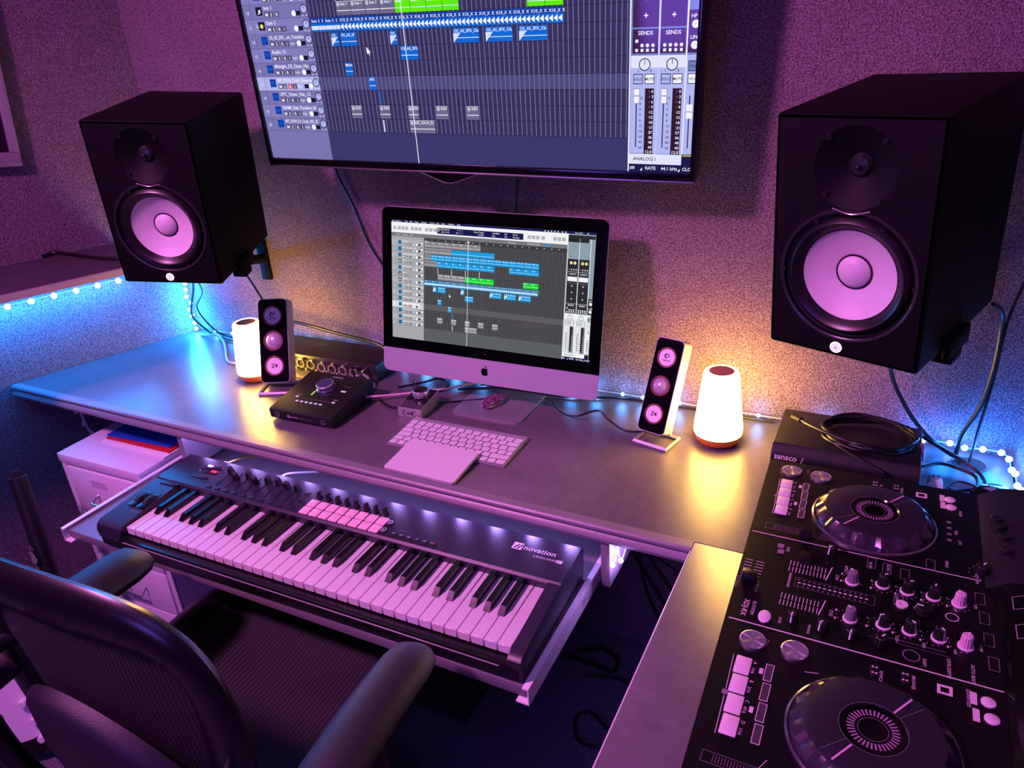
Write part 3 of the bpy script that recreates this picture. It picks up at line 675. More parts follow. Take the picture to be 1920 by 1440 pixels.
# ------------------------------------------------------------------ desktop satellite speakers
SAT_R = M('satellite_shell', (196, 192, 196), .4); SAT_G = M('satellite_gloss', (10, 9, 16), .07, coat=.5); SAT_C = M('satellite_cone', (230, 224, 230), .45); SAT_S = M('satellite_surround', (112, 48, 42), .4)
def satellite(label, pos, yaw, pitch, w, h, base):
    t = thing('desktop_speaker', label, 'speaker', (base[0], base[1], DZ), (0, 0, yaw), 'pair of tall desktop speakers')
    X = (Matrix.Translation((base[0], base[1], DZ)) @ Matrix.Rotation(yaw, 4, 'Z')).inverted() @ (Matrix.Translation(pos) @ rot3(yaw, pitch, 0).to_4x4())
    k = w / .062
    mb = MB(); mb.prism(rrect(0, w, 0, h, .010 * k), 0.0005, .036 * k, 'y'); mb.obj('shell', SAT_R, t).matrix_local = X
    mb = MB(); mb.prism(rrect(.0016, w - .0016, .0016, h - .0016, .0088 * k), -.0012, .0008, 'y'); mb.obj('face', SAT_G, t).matrix_local = X
    for j, zf in enumerate((.80, .50, .20)):
        c = (w / 2, 0, h * zf); r = .0215 * k
        mb = MB(); mb.lathe([(r * .80, -.0016), (r * .86, -.0040), (r * .96, -.0040), (r, -.0010)], c, 32, 'y', False); mb.obj('surround', SAT_S, t).matrix_local = X
        mb = MB()
        if j == 1: mb.lathe([(r * .80, -.0018), (r * .68, -.0050), (r * .45, -.0085), (r * .2, -.0102), (1e-5, -.0106)], c, 28, 'y', False)
        else: mb.lathe([(r * .82, -.0016), (r * .80, -.0024), (1e-5, -.0024)], c, 28, 'y', False)
        mb.obj('cone', SAT_C if j != 1 else M('satellite_dome', (190, 170, 190), .3, .2), t).matrix_local = X
        if j != 1:
            cv = Canvas(lambda x, y, e: Vector((x, -.0025 - e, y)))
            if j == 0:
                cv.ring(c[0] - .001, c[2] + .003, .0026 * k, .0048 * k, LG, 1, 20, R(60), R(300)); cv.line(c[0], c[2] + .003, c[0] + .006 * k, c[2] + .003, .0016 * k, LG, 1); cv.disc(c[0] + .004 * k, c[2] + .0065 * k, .0012 * k, LG, 1)
                cv.text('logitech', c[0], c[2] - .0075 * k, .0058 * k, LG, 1, align='c')
            else: cv.text('Z4', c[0], c[2] - .0035 * k, .0115 * k, LG, 1, align='c', bold=True)
            cv.obj('cone_print', t).matrix_local = X
    # wire-loop foot and its stem
    mb = MB(); a, b2 = .037 * k, .028 * k
    mb.tube([(-a, -b2, .0045), (a, -b2, .0045), (a, b2, .0045), (-a, b2, .0045)], .004, 4, True, .0044, (0, 0, 1), smooth=0); mb.obj('foot_loop', SAT_R, t)
    mb = MB(); mb.tube([(-a * .5, b2, .005), (-a * .2, b2 * .9, .022), (0, b2 * .55, .05)], .0035, 8); mb.tube([(a * .5, b2, .005), (a * .2, b2 * .9, .022), (0, b2 * .55, .05)], .0035, 8); mb.obj('stem', SAT_R, t)
    return t
satellite('slim silver speaker with three round drivers beside the right table lamp', (.3762, -.175, .766), -.22, -.4264, .062, .1955, (.4165, -.168))
satellite('slim silver speaker with three round drivers overlapping the left table lamp', (-.579, -.265, .7597), .42, -.41, .0745, .211, (-.537, -.245))

# ------------------------------------------------------------------ table lamps
LSH = M('lamp_shade_lit', (255, 244, 225), .5, emit=(255, 196, 88), strength=46.0); LWD = M('lamp_wood', (205, 110, 44), .4); LTOP = M('lamp_top', (168, 108, 88), .6)
def table_lamp(label, x, y):
    t = thing('table_lamp', label, 'lamp', (x, y, DZ), (0, 0, 0), 'pair of glowing table lamps')
    MB().lathe([(.034, 0), (.041, .004), (.046, .014), (.0475, .022)], (0, 0, 0), 40).obj('base', LWD, t)
    MB().lathe([(.0475, .022), (.048, .030), (.0475, .040), (.0355, .143), (.0345, .150), (.0325, .1545), (.0300, .1560), (.0246, .1560)], (0, 0, 0), 40, caps=False).obj('shade', LSH, t)
    MB().lathe([(.0246, .1545), (.0246, .1562), (.0225, .1564)], (0, 0, 0), 32).obj('touch_cap', LTOP, t)
    return t
table_lamp('glowing tapered table lamp with orange base standing clear near the black recorder box', .530, -.120)
table_lamp('glowing tapered table lamp with orange base half behind a desktop speaker', -.650, -.208)

# ------------------------------------------------------------------ wedge-shaped audio interface
AB = M('interface_black', (18, 17, 20), .38); 
ap = thing('audio_interface', 'black wedge audio interface with one big silver volume dial on the desk', 'audio interface', (-.4425, -.378, DZ), (0, 0, R(2.4)))
mb = MB(); mb.prism([(0.0, .005), (-.002, .026), (.003, .029), (.162, .053), (.166, .050), (.166, .005)], 0, .177, 'x'); mb.obj('case', AB, ap)
for x in (.02, .155):
    for y in (.02, .145): MB().cyl((x, y, 0), .008, .006, 12).obj('rubber_foot', RUBBER, ap)
def az_(y): return .029 + (y - .003) * .15094
def ona(o, x, y): o.location = (x, y, az_(y)); o.rotation_euler = (math.atan(.15094), 0, 0); return o
d = ona(MB().lathe([(.0235, 0), (.0235, .002), (.0205, .004), (.0205, .012), (.0195, .0135)], (0, 0, 0), 40).obj('volume_dial', M('dial_blue_metal', (120, 122, 170), .22, .8), ap), .088, .103)
MB().lathe([(.0206, .0095), (.0209, .0132), (.0200, .0143), (.0188, .0143)], (0, 0, 0), 40, caps=False).obj('dial_rim', M('rim_metal', (225, 225, 232), .25, .7), d)
ICE = M('button_lit', (190, 190, 205), .4, emit=(210, 205, 225), strength=.35); GRN = M('meter_green', (20, 30, 5), .4, emit=(190, 230, 90), strength=1.2)
bb = None
for k in range(6):
    b_ = ona(MB().rbox(-.0038, .0038, -.0025, .0025, -.0005, .0015, .0006, 1).obj('small_button', ICE, ap) if bb is None else like(bb, parent=ap), .050 + k * .0135, .040); bb = bb or b_
ona(like(bb, parent=ap), .038, .056); ona(like(bb, parent=ap), .144, .054)
cv = Canvas(lambda x, y, e: Vector((x, y, az_(y) + .0004 + e)))
cv.line(.060, .0535, .135, .0535, .0008, INKG); cv.line(.040, .117, .063, .117, .0008, INKG); cv.line(.128, .120, .150, .116, .0008, INKG); cv.line(.110, .078, .120, .084, .0008, INKG)
for y in (.069, .075, .081): cv.rect(.0665, y, .072, y + .0035, GRN)
cv.rect(.134, .096, .148, .102, ICE); cv.text('MONITOR', .075, .146, .0065, INK, 1); cv.text('GAIN', .034, .064, .0045, INK, 1); cv.text('INPUT', .138, .062, .0045, INK, 1)
cv.obj('panel_print', ap)
cv = Canvas(lambda x, y, e: Vector((x, -.0010 + (y - .016) * -.09 - e - .0005, y)))
cv.text('@', .050, .013, .009, INK, 1); cv.text('universal', .060, .0135, .006, INK, 1); cv.text('TWIN X DUO', .085, .0130, .006, INKG, 1)
cv.obj('front_print', ap)
for x in (.022, .152): MB().lathe([(.0065, .0018), (.0065, -.0016), (.0038, -.0016), (.0038, .001)], (x, 0, .0155), 20, 'y', False).obj('headphone_jack', CHROME, ap)

# ------------------------------------------------------------------ rack interface behind
ri = thing('rack_interface', 'black rack audio unit with a row of gold-lit sockets behind the wedge interface', 'audio interface', (-.80, -.135, DZ), (0, 0, R(1.2)))
mb = MB(); mb.rbox(0, .478, .003, .115, .003, .045, .002); mb.obj('case', AB, ri)
MB().rbox(.0, .478, -.001, .004, .004, .046, .0015).obj('face_plate', M('rack_face', (44, 42, 44), .35), ri)
cc = None; CMB = M('combo_socket', (168, 160, 150), .4, .3)
for k in range(12):
    x = .028 + k * .0345
    mb = MB(); mb.lathe([(.0125, 0), (.0125, -.0035), (.0100, -.0035), (.0095, -.0010)], (0, 0, 0), 20, 'y', False)
    o = mb.obj('input_socket', CMB, ri) if cc is None else like(cc, parent=ri); cc = cc or o; o.location = (x, -.001, .022 if k < 8 else .018)
kn = None
for k in range(12):
    for j in range(2):
        o = (MB().lathe([(.0045, 0), (.0040, -.010), (.003, -.0105)], (0, 0, 0), 12, 'y').obj('gain_knob', CHROME, ri) if kn is None else like(kn, parent=ri)); kn = kn or o
        o.location = (.016 + k * .0345 + j * .024, -.001, .036 if j else .010)
cv = Canvas(lambda x, y, e: Vector((x, -.0012 - e, y)))
for k in range(13): cv.rect(.0105 + k * .0345, .007, .0113 + k * .0345, .043, INKG)
cv.obj('face_print', ri)
mb = MB(); mb.tube([(.452, -.001, .008), (.452, -.026, .008), (.452, -.026, .038), (.452, -.001, .038)], .0028, 8, smooth=0); mb.obj('rack_handle', CHROME, ri)
cv = Canvas(lambda x, y, e: Vector((x, y, .0453 + e))); cv.ring(.255, .072, .010, .0115, INKG, 1, 20, R(20), R(300)); cv.line(.215, .066, .262, .078, .0015, INKG); cv.obj('top_mark', ri)

# ------------------------------------------------------------------ silver volume controller
vk = thing('volume_controller', 'small silver desktop box with a round black-topped volume knob by the keyboard', 'volume controller', (-.1625, -.262, DZ), (0, 0, R(3)))
mb = MB(); mb.prism([(0, .001), (0, .024), (.085, .034), (.085, .001)], 0, .061, 'x'); mb.obj('case', ALU, vk)
mb = MB(); mb.prism([(.002, .0245), (.002, .0255), (.083, .0352), (.083, .0342)], .002, .059, 'x'); mb.obj('top_plate', BLACKG, vk)
o = MB().lathe([(.018, 0), (.0195, .004), (.0195, .014), (.0185, .0155)], (0, 0, 0), 36).obj('knob', ALU, vk); o.location = (.031, .055, .031)
o2 = MB().lathe([(.0172, 0), (.0168, .0008)], (0, 0, 0), 36).obj('knob_cap', BLACKG, vk); o2.location = (.031, .055, .0462)
cv = Canvas(lambda x, y, e: Vector((x, -.0004 - e, y)))
for x in (.018, .042): cv.ring(x, .012, .0050, .0066, LG, 1, 20, R(60), R(300))
cv.text('m', .0235, .0085, .012, LG, 1, bold=True); cv.text('n', .0330, .0085, .012, LG, 1, bold=True)
cv.obj('front_print', vk)
# ------------------------------------------------------------------ amethyst cluster
random.seed(3)
bm = bmesh.new(); bmesh.ops.create_icosphere(bm, subdivisions=3, radius=1)
for v in bm.verts:
    s_ = 1 + random.uniform(-.16, .16); v.co = Vector((v.co.x * .017 * s_, v.co.y * .036 * s_, max(-.008, v.co.z * .014 * s_) + .008))
for k in range(26):
    a = random.uniform(0, 2 * PI); rr = random.random() ** .5; c = Vector((math.cos(a) * .012 * rr, math.sin(a) * .028 * rr, .014 + random.uniform(0, .004)))
    bmesh.ops.create_cone(bm, cap_ends=True, segments=6, radius1=random.uniform(.003, .0055), radius2=.0004, depth=random.uniform(.010, .016),
                          matrix=Matrix.Translation(c) @ Euler((random.uniform(-.5, .5), random.uniform(-.5, .5), a)).to_matrix().to_4x4())
mb = MB(); mb.bm(bm); cr = mb.obj('crystal_cluster', M('amethyst', (112, 66, 100), .22, grain=(160, .5, 1.6)), None, smooth=False)
cr.location = (.022, -.140, DZ + .0055); cr.rotation_euler = (0, 0, R(-14)); tag(cr, 'rough purple crystal cluster lying on the foot of the computer stand', 'crystal')

# ------------------------------------------------------------------ studio monitors on the wall
HW, HD, HH = .225, .300, .351
BRK = M('bracket_black', (9, 9, 10), .7, spec=.1)
HSB = M('monitor_vinyl', (8, 8, 10),   .65, spec=.12, bump=(500, .12)); HSF = M('monitor_baffle', (6, 6, 8), .6, spec=.15); HST = M('monitor_trim', (40, 36, 44), .25); HSC = M('monitor_cone', (205, 197, 202), .5)
BADGE = M('lit_badge', (230, 230, 235), .4, emit=(255, 255, 255), strength=.85)
def monitor(label, pos, rm, side):
    t = thing('studio_monitor', label, 'speaker', pos, rm.to_euler(), 'pair of black studio monitors')
    mb = MB(); mb.rbox(0, HW, 0, HD, 0, HH, .006, 3, drop=(0, -1, 0)); mb.obj('cabinet', HSB, t)
    cx, cz, tx, tz = .1143, .127, .1145, .281; zs = .2235; e = .006
    mb = MB(); mb.plate_hole(e, HW - e, e, zs, cx, cz, .094, 0, 48); mb.plate_hole(e, HW - e, zs, HH - e, tx, tz, .0565, 0, 40); mb.obj('baffle', HSF, t)
    mb = MB(); mb.lathe([(.094, 0), (.0965, -.0018), (.0985, -.0018), (.0995, 0)], (cx, 0, cz), 56, 'y', False)
    mb.obj('trim_ring', HST, t)
    mb = MB(); mb.lathe([(.094, 0), (.0925, .006), (.089, .007), (.086, .001), (.080, -.003), (.073, .001), (.069, .008), (.066, .010)], (cx, 0, cz), 56, 'y', False); mb.obj('woofer_surround', M('surround_rubber', (14, 12, 16), .35), t)
    mb = MB(); mb.lathe([(.0672, .0085), (.066, .010), (.046, .020), (.0265, .027)], (cx, 0, cz), 56, 'y', False); mb.obj('woofer_cone', HSC, t)
    mb = MB(); mb.lathe([(.0265, .0265), (.0262, .0255), (.0240, .0255), (.0238, .0262)], (cx, 0, cz), 40, 'y', False); mb.obj('dust_cap_ring', HST, t)
    mb = MB(); mb.lathe([(.0240, .0262), (.020, .0215), (.012, .0180), (1e-5, .0165)], (cx, 0, cz), 40, 'y', False); mb.obj('dust_cap', HSC, t)
    mb = MB(); mb.lathe([(.0565, 0), (.050, .004), (.034, .011), (.020, .018), (.0165, .019)], (tx, 0, tz), 48, 'y', False); mb.obj('waveguide', HSF, t)
    mb = MB(); mb.lathe([(.0165, .019), (.012, .0135), (1e-5, .011)], (tx, 0, tz), 28, 'y', False); mb.obj('tweeter_dome', M('tweeter', (30, 28, 34), .25), t)
    mb = MB(); mb.sphere((tx, .009, tz), .0035, 10); mb.obj('phase_plug', BLACK, t)
    mb = MB(); mb.tube([(tx - .026, -.0012, zs + .0020), (tx, -.0012, zs - .0040), (tx + .026, -.0012, zs + .0020)], .0013, 6); mb.obj('trim_arc', M('trim_bright', (120, 108, 120), .2, .6), t)
    s0 = None
    for x, z in ((.0675, .2045), (.1585, .2035), (.0205, .127), (.208, .126), (.0655, .0465), (.1600, .0465), (.0771, .3199), (.1509, .3188), (.0766, .2451), (.1505, .2442)):
        o = MB().lathe([(.0033, 0), (.0033, -.0012), (.0016, -.0012), (.0012, 0)], (0, 0, 0), 10, 'y', False).obj('screw', M('screw_dark', (70, 66, 72), .3, .7), t) if s0 is None else like(s0, parent=t)
        s0 = s0 or o; o.location = (x, -.0002, z)
    MB().lathe([(.0088, 0), (.0088, -.0016), (.0080, -.0020)], (.1085, 0, .0160), 28, 'y').obj('lit_badge', BADGE, t)
    cv = Canvas(lambda x, y, e: Vector((x, -.0021 - e, y))); LGG = M('badge_grey', (150, 150, 156), .4)
    for k in range(3): a = k * PI / 3; cv.line(.1085 - .0052 * math.cos(a), .016 - .0052 * math.sin(a), .1085 + .0052 * math.cos(a), .016 + .0052 * math.sin(a), .0009, LGG)
    cv.ring(.1085, .016, .0056, .0063, LGG, 1, 24); cv.obj('badge_mark', t)
    # wall bracket: cradle clamp under the cabinet and an arm to the wall plate
    mb = MB(); xs = HW + .002 if side > 0 else HW + .002
    mb.rbox(.02, HW - .02, .08, .24, -.010, -.001, .002); mb.rbox(HW + .001, HW + .012, .085, .165, -.012, .020, .003); mb.rbox(HW - .02, HW + .012, .10, .14, -.026, -.008, .003); mb.obj('bracket_cradle', BRK, t)
    return t
mr = monitor('large black studio monitor with pale cone on the wall right of the television', (.6395, -.3114, 1.0477), rot3(-.3455, .0902, -.0081), 1)
ml = monitor('large black studio monitor with pale cone on the wall left of the television', (-.7282, -.4483, 1.0686), rot3(.3978, .1157, .0709), -1)
def bracket(label, a, w):
    t = thing('speaker_bracket', label, 'bracket', (w[0], .010, w[2]), (0, 0, 0), 'wall brackets of the studio monitors')
    MB().rbox(-.016, .016, -.012, 0, -.06, .05, .003).obj('wall_plate', BRK, t)
    MB().tube([(0, -.006, 0), ((a[0] - w[0]) * .5, (a[1] - .01) * .5, (a[2] - w[2]) * .5), (a[0] - w[0], a[1] - .01, a[2] - w[2])], .013, 10).obj('arm', BRK, t)
bracket('black wall bracket behind the studio monitor near the shelf', (-.70, -.215, 1.045), (-.765, 0, 0.995))
bracket('black wall bracket behind the studio monitor above the DJ controller', (.82, -.15, 1.055), (.84, 0, 1.03))
# ------------------------------------------------------------------ two-deck DJ controller on the return
DJB = M('dj_body', (10, 9, 12), .36, spec=.3, bump=(1200, .05)); DJP = M('dj_panel', (18, 16, 21), .42, grain=(900, .8, 1.25)); DJG = M('dj_ghost', (62, 58, 66), .5); DJPAD = M('dj_pad', (226, 205, 222), .45)
OX, OY = .655, -.935
dj = thing('dj_controller', 'black two-deck DJ controller with jog wheels and mixer on the desk return', 'DJ controller', (OX, OY, DZ), (0, 0, 0))
ZT = .060
def dx(x): return x - OX
def dy(y): return y - OY
FAR = -.256 - OY; NEAR = 0.0
XF0, XF1 = .003 + .022, .003             # the front edge leans with the case
mb = MB()
mb.prism([(.020, NEAR), (.385, NEAR), (.385, FAR), (-.002, FAR)], .010, ZT, 'z'); mb.obj('chassis', DJB, dj)
mb = MB(); mb.prism([(.318, ZT - .002), (.318, ZT + .001), (.345, ZT + .020), (.384, ZT + .026), (.384, .012)], dy(-.500), FAR - .002, 'y')
mb.v = [Vector((v.x, v.y, v.z)) for v in mb.v]
mb.obj('rear_deck', M('rear_panel', (26, 24, 32), .4), dj)
mb = MB(); mb.prism([(.330, ZT - .002), (.335, ZT + .012), (.384, ZT + .038), (.384, .012)], NEAR + .002, dy(-.502), 'y'); mb.obj('display_hood', M('hood_gloss', (10, 9, 14), .12), dj)
for x in (.04, .34):
    for y in (.05, .62): MB().cyl((x, y, 0), .014, .011, 14).obj('rubber_foot', RUBBER, dj)
def jog(cx, cy, ang):
    t = bpy.data.objects.new('jog_wheel', None); COL.objects.link(t); t.parent = dj; t.location = (dx(cx), dy(cy), ZT)
    n = 60; Rj = .0845
    MB().lathe([(Rj + .004, 0), (Rj + .004, .003), (Rj + .0015, .0045), (Rj, .003)], (0, 0, 0), 72, caps=False).obj('outer_ring', M('jog_rim_metal', (150, 140, 160), .2, .9), t)
    mb = MB(); prof_n = 72; rings = []
    for r_, z_, dent in ((Rj, .002, 0), (Rj - .001, .010, 1), (Rj - .010, .019, 1), (Rj - .014, .021, 0)):
        rings.append([((r_ - (dent * .0042 if (k // 2) % 2 else 0)) * math.cos(2 * PI * k / prof_n), (r_ - (dent * .0042 if (k // 2) % 2 else 0)) * math.sin(2 * PI * k / prof_n), z_) for k in range(prof_n)])
    mb.add([v for q in rings for v in q], [(i * prof_n + k, i * prof_n + (k + 1) % prof_n, (i + 1) * prof_n + (k + 1) % prof_n, (i + 1) * prof_n + k) for i in range(3) for k in range(prof_n)])
    mb.obj('grip_ring', M('jog_grip', (54, 46, 60), .22, .3), t, angle=20)
    MB().lathe([(Rj - .014, .0205), (Rj - .016, .0215), (.0345, .0215)], (0, 0, 0), 72, caps=False).obj('platter_top', M('jog_platter', (40, 36, 48), .35, .2), t)
    MB().lathe([(.0345, .0215), (.033, .0195), (1e-5, .0195)], (0, 0, 0), 48, caps=False).obj('hub', BLACKG, t)
    cv = Canvas(lambda x, y, e: Vector((x, y, .0198 + e)))
    for k in range(36):
        a = 2 * PI * k / 36; cv.line(.0185 * math.cos(a), .0185 * math.sin(a), .0265 * math.cos(a), .0265 * math.sin(a), .0019, M('hub_tick', (158, 120, 160), .4), 1)
    cv.ring(0, 0, .0150, .0156, INKG, 1, 40); cv.obj('hub_print', t)
    cv = Canvas(lambda x, y, e: Vector((x, y, .0217 + e)))
    for a, m, w in ((ang, M('jog_mark', (214, 168, 206), .4), .0022), (ang + PI, M('jog_mark', (214, 168, 206), .4), .0022), (ang - R(13), INKG, .0006), (ang + PI - R(13), INKG, .0006)):
        cv.line(.0355 * math.cos(a), .0355 * math.sin(a), (Rj - .017) * math.cos(a), (Rj - .017) * math.sin(a), w, m, 1)
    cv.ring(0, 0, .0342, .0347, INKG, 1, 48); cv.obj('platter_print', t)
jog(.8280, -.3910, R(55)); jog(.8515, -.8178, R(58))
CUE = M('brushed_button', (205, 200, 212), .32, .9)
_nt = CUE.node_tree; _p = _nt.nodes['Principled BSDF']; _t = _nt.nodes.new('ShaderNodeTangent'); _t.direction_type = 'RADIAL'; _t.axis = 'Z'
_p.inputs['Anisotropic'].default_value = .95; _nt.links.new(_t.outputs[0], _p.inputs['Tangent'])
pb = None; pd = None; hb = None
for (x, y) in ((.6945, -.2890), (.7417, -.2911), (.7088, -.7166), (.7590, -.7147)):
    o = MB().lathe([(.0165, 0), (.0165, .003), (.0150, .0036), (.0148, .0031), (1e-5, .0031)], (0, 0, 0), 36).obj('play_button', CUE, dj) if pb is None else like(pb, parent=dj); pb = pb or o
    o.location = (dx(x), dy(y), ZT); o.rotation_euler = (0, 0, x * 40)
for d, (xa, ya, ystep, sx_) in enumerate(((.6920, -.3330, .0268, -.0012), (.7055, -.7635, .0312, -.0010))):
    for k in range(4):
        o = MB().rbox(-.0095, .0095, -.0122, .0122, 0, .0026, .0012).obj('performance_pad', DJPAD, dj) if pd is None else like(pd, parent=dj); pd = pd or o
        o.location = (dx(xa + k * .0013), dy(ya - k * ystep), ZT); o.scale = (1, 1 if d == 0 else 1.18, 1)
        o = MB().rbox(-.0044, .0044, -.0118, .0118, 0, .0012, .0006, 1).obj('loop_button', DJG, dj) if hb is None else like(hb, parent=dj); hb = hb or o
        o.location = (dx(xa + .0305 + k * .0012), dy(ya - k * ystep), ZT); o.scale = (1, 1 if d == 0 else 1.18, 1)
# knobs: base centre, radius, height, turn, cap colour
KB = M('knob_black', (16, 15, 18), .4); KGR = M('knob_grey', (120, 105, 122), .45); KWH = M('knob_pale', (214, 170, 200), .45)
def dknob(x, y, r, h, ang, cap, skirt=True, ribs=True):
    e = bpy.data.objects.new('mixer_knob', None); COL.objects.link(e); e.parent = dj; e.location = (dx(x), dy(y), ZT); e.rotation_euler = (0, 0, ang)
    n = 28; mb = MB(); vs = []
    for rr, z in ((r, .002), (r * .94, h * .5), (r * .86, h * .93), (r * .74, h)):
        vs += [((rr - (.0006 if ribs and k % 2 else 0)) * math.cos(2 * PI * k / n), (rr - (.0006 if ribs and k % 2 else 0)) * math.sin(2 * PI * k / n), z) for k in range(n)]
    mb.add(vs, [(i * n + k, i * n + (k + 1) % n, (i + 1) * n + (k + 1) % n, (i + 1) * n + k) for i in range(3) for k in range(n)] + [tuple(3 * n + k for k in range(n))])
    mb.obj('knob_body', cap, e, angle=25)
    mb = MB(); mb.box(r * .15, r * .80, -.0009, .0009, h - .0002, h + .0006); mb.add([(r * .80, -.0009, h + .0004), (r * 1.03, -.0009, .004), (r * 1.03, .0009, .004), (r * .80, .0009, h + .0004)], [(0, 1, 2, 3)]); mb.obj('pointer', INK, e)
    if skirt: MB().lathe([(r * 1.0, 0), (r * 1.22, 0), (r * 1.22, .0022), (r * 1.0, .0028)], (0, 0, 0), 32, caps=False).obj('knob_skirt', M('skirt_white', (232, 206, 226), .35), e)
    return e
for x, y, cap, an in ((.8115, -.5520, KGR, 2.2), (.8494, -.5440, KB, .7), (.8796, -.5455, KB, .3), (.9108, -.5445, KB, 1.4), (.9411, -.5460, KWH, 2.0),
                      (.8153, -.6295, KGR, 2.4), (.8544, -.6255, KB, 3.6), (.8844, -.6240, KB, 5.6), (.9172, -.6235, KB, 5.4), (.9462, -.6255, KWH, 1.2)):
    dknob(x, y, .0075, .019, an, cap)
for x, y, r_, h_ in ((.8191, -.6645, .0078, .015), (.8527, -.6635, .0082, .015), (.7854, -.6640, .0080, .017), (.7482, -.6625, .0075, .017), (.7800, -.5010, .0075, .017), (.9000, -.5813, .0115, .012)):
    dknob(x, y, r_, h_, random.uniform(0, 6), KB, False)
dknob(.9700, -.4660, .010, .014, 1.1, KB, False)
# faders
for x, y, s_, nm in ((.7480, -.5330, 1, 'channel_fader'), (.7390, -.4700, 1, 'tempo_fader')):
    mb = MB(); mb.prism([(-.0085, .001), (-.0065, .016), (.0065, .016), (.0085, .001)], -.0065, .0065, 'x'); mb.box(-.0068, .0068, -.0007, .0007, .0158, .0166)
    o = mb.obj(nm, [KB, INK], dj); o.location = (dx(x), dy(y), ZT); o.rotation_euler = (0, 0, R(90))
mb = MB(); mb.rbox(-.010, .010, -.008, .008, 0, .012, .002); o = mb.obj('crossfader', KB, dj); o.location = (dx(.6810), dy(-.600), ZT)
o = MB().lathe([(.0095, 0), (.0095, .0016), (.0086, .0022)], (0, 0, 0), 28).obj('round_pad', DJPAD, dj); o.location = (dx(.7144), dy(-.6674), ZT); o.scale = (.85, 1.25, 1)
o = MB().lathe([(.0075, 0), (.0075, .003), (.0028, .0032), (.0026, .0012)], (0, 0, 0), 24).obj('source_button', DJPAD, dj); o.location = (dx(.8742), dy(-.5759), ZT)
ob = None
for x, y in ((.9342, -.2880), (.9355, -.3099), (.9664, -.7098), (.9686, -.7339)):
    o = MB().lathe([(.0078, 0), (.0078, .0016), (.0070, .0022)], (0, 0, 0), 24).obj('oval_button', DJPAD, dj) if ob is None else like(ob, parent=dj); ob = ob or o; o.location = (dx(x), dy(y), ZT)
rb_ = None
for x, y in ((.9655, -.5255), (.9690, -.5640), (.9720, -.6040), (.9752, -.6450)):
    o = MB().rbox(-.0055, .0055, -.0115, .0115, 0, .0016, .0008, 1).obj('browse_button', DJB, dj) if rb_ is None else like(rb_, parent=dj); rb_ = rb_ or o; o.location = (dx(x), dy(y), ZT)
sb = None
for x, y in ((.8489, -.7060), (.8489, -.7155), (.8817, -.7035), (.8817, -.7135), (.8253, -.2790), (.8253, -.2880), (.8567, -.2780), (.8567, -.2870)):
    o = MB().lathe([(.0055, 0), (.0055, .0022), (.0045, .0028)], (0, 0, 0), 16).obj('search_button', KB, dj) if sb is None else like(sb, parent=dj); sb = sb or o; o.location = (dx(x), dy(y), ZT)
kk = None
for x, y in ((.9836, -.3537), (.9867, -.3734), (.9908, -.3978), (.9915, -.4307)):
    o = MB().lathe([(.0080, 0), (.0072, .013), (.006, .014)], (0, 0, 0), 20).obj('microphone_knob', KB, dj) if kk is None else like(kk, parent=dj); kk = kk or o; o.location = (dx(x) + .006, dy(y), ZT + .012)
# print
cv = Canvas(lambda x, y, e: Vector((dx(x), dy(y), ZT + .0003 + e)))
PK = M('dj_ink', (226, 196, 222), .5); PKD = M('dj_ink_dim', (128, 108, 132), .5); RT = -PI / 2
cv.rect(.6645, -.4855, .9690, -.4838, PK, 1); cv.rect(.6720, -.6872, .9830, -.6852, PK, 1)
for d, (px_, y0, st) in enumerate(((.6795, -.3195, .0268), (.692, -.7480, .0312))):
    cv.line(px_ - .0005, y0, px_ + .0025, y0 - st * 1.85, .0008, PK); cv.line(px_ + .0028, y0 - st * 2.2, px_ + .0050, y0 - st * 4.0, .0008, PK)
    cv.rect(px_ - .001, y0 - st * 2.15, px_ + .006, y0 - st * 1.9, PKD)
    for k, (a, b_) in enumerate((('A', '1/16'), ('B', '2/16'), ('C', '4/16'), ('D', '1/16'))):
        x = (.7030 if d == 0 else .7165) + k * .0013; yy = y0 - st * (k + .1)
        cv.text(a, x, yy, .0062, PK, 1, RT); cv.text(b_, x - .0005, yy - .010, .0058, PK, 1, RT)
    xa = (.692, .7055)[d] + .0305; ya = (-.333, -.7635)[d]; hh = (.0118, .0139)[d]
    for k in range(4): cv.frame(xa + k * .0012 - .0048, ya - k * st - hh, xa + k * .0012 + .0048, ya - k * st + hh, .0008, PK, 7)
    for k in (0, 2): cv.rect(xa - .0110, ya - k * st - .004, xa - .0065, ya - k * st + .005, PK)
cv.text('CUE/LOOP', .6750, -.277, .0052, PKD, 1, RT); cv.text('DECK 1', .7180, -.272, .0052, PKD, 1, RT)
cv.text('CALL', .7235, -.7075, .0055, PK, 1, RT)
cv.text('XDJ-RX', .6845, -.642, .0100, PK, 1, RT, bold=True); cv.text('DJ SYSTEM', .6960, -.642, .0060, PK, 1, RT)
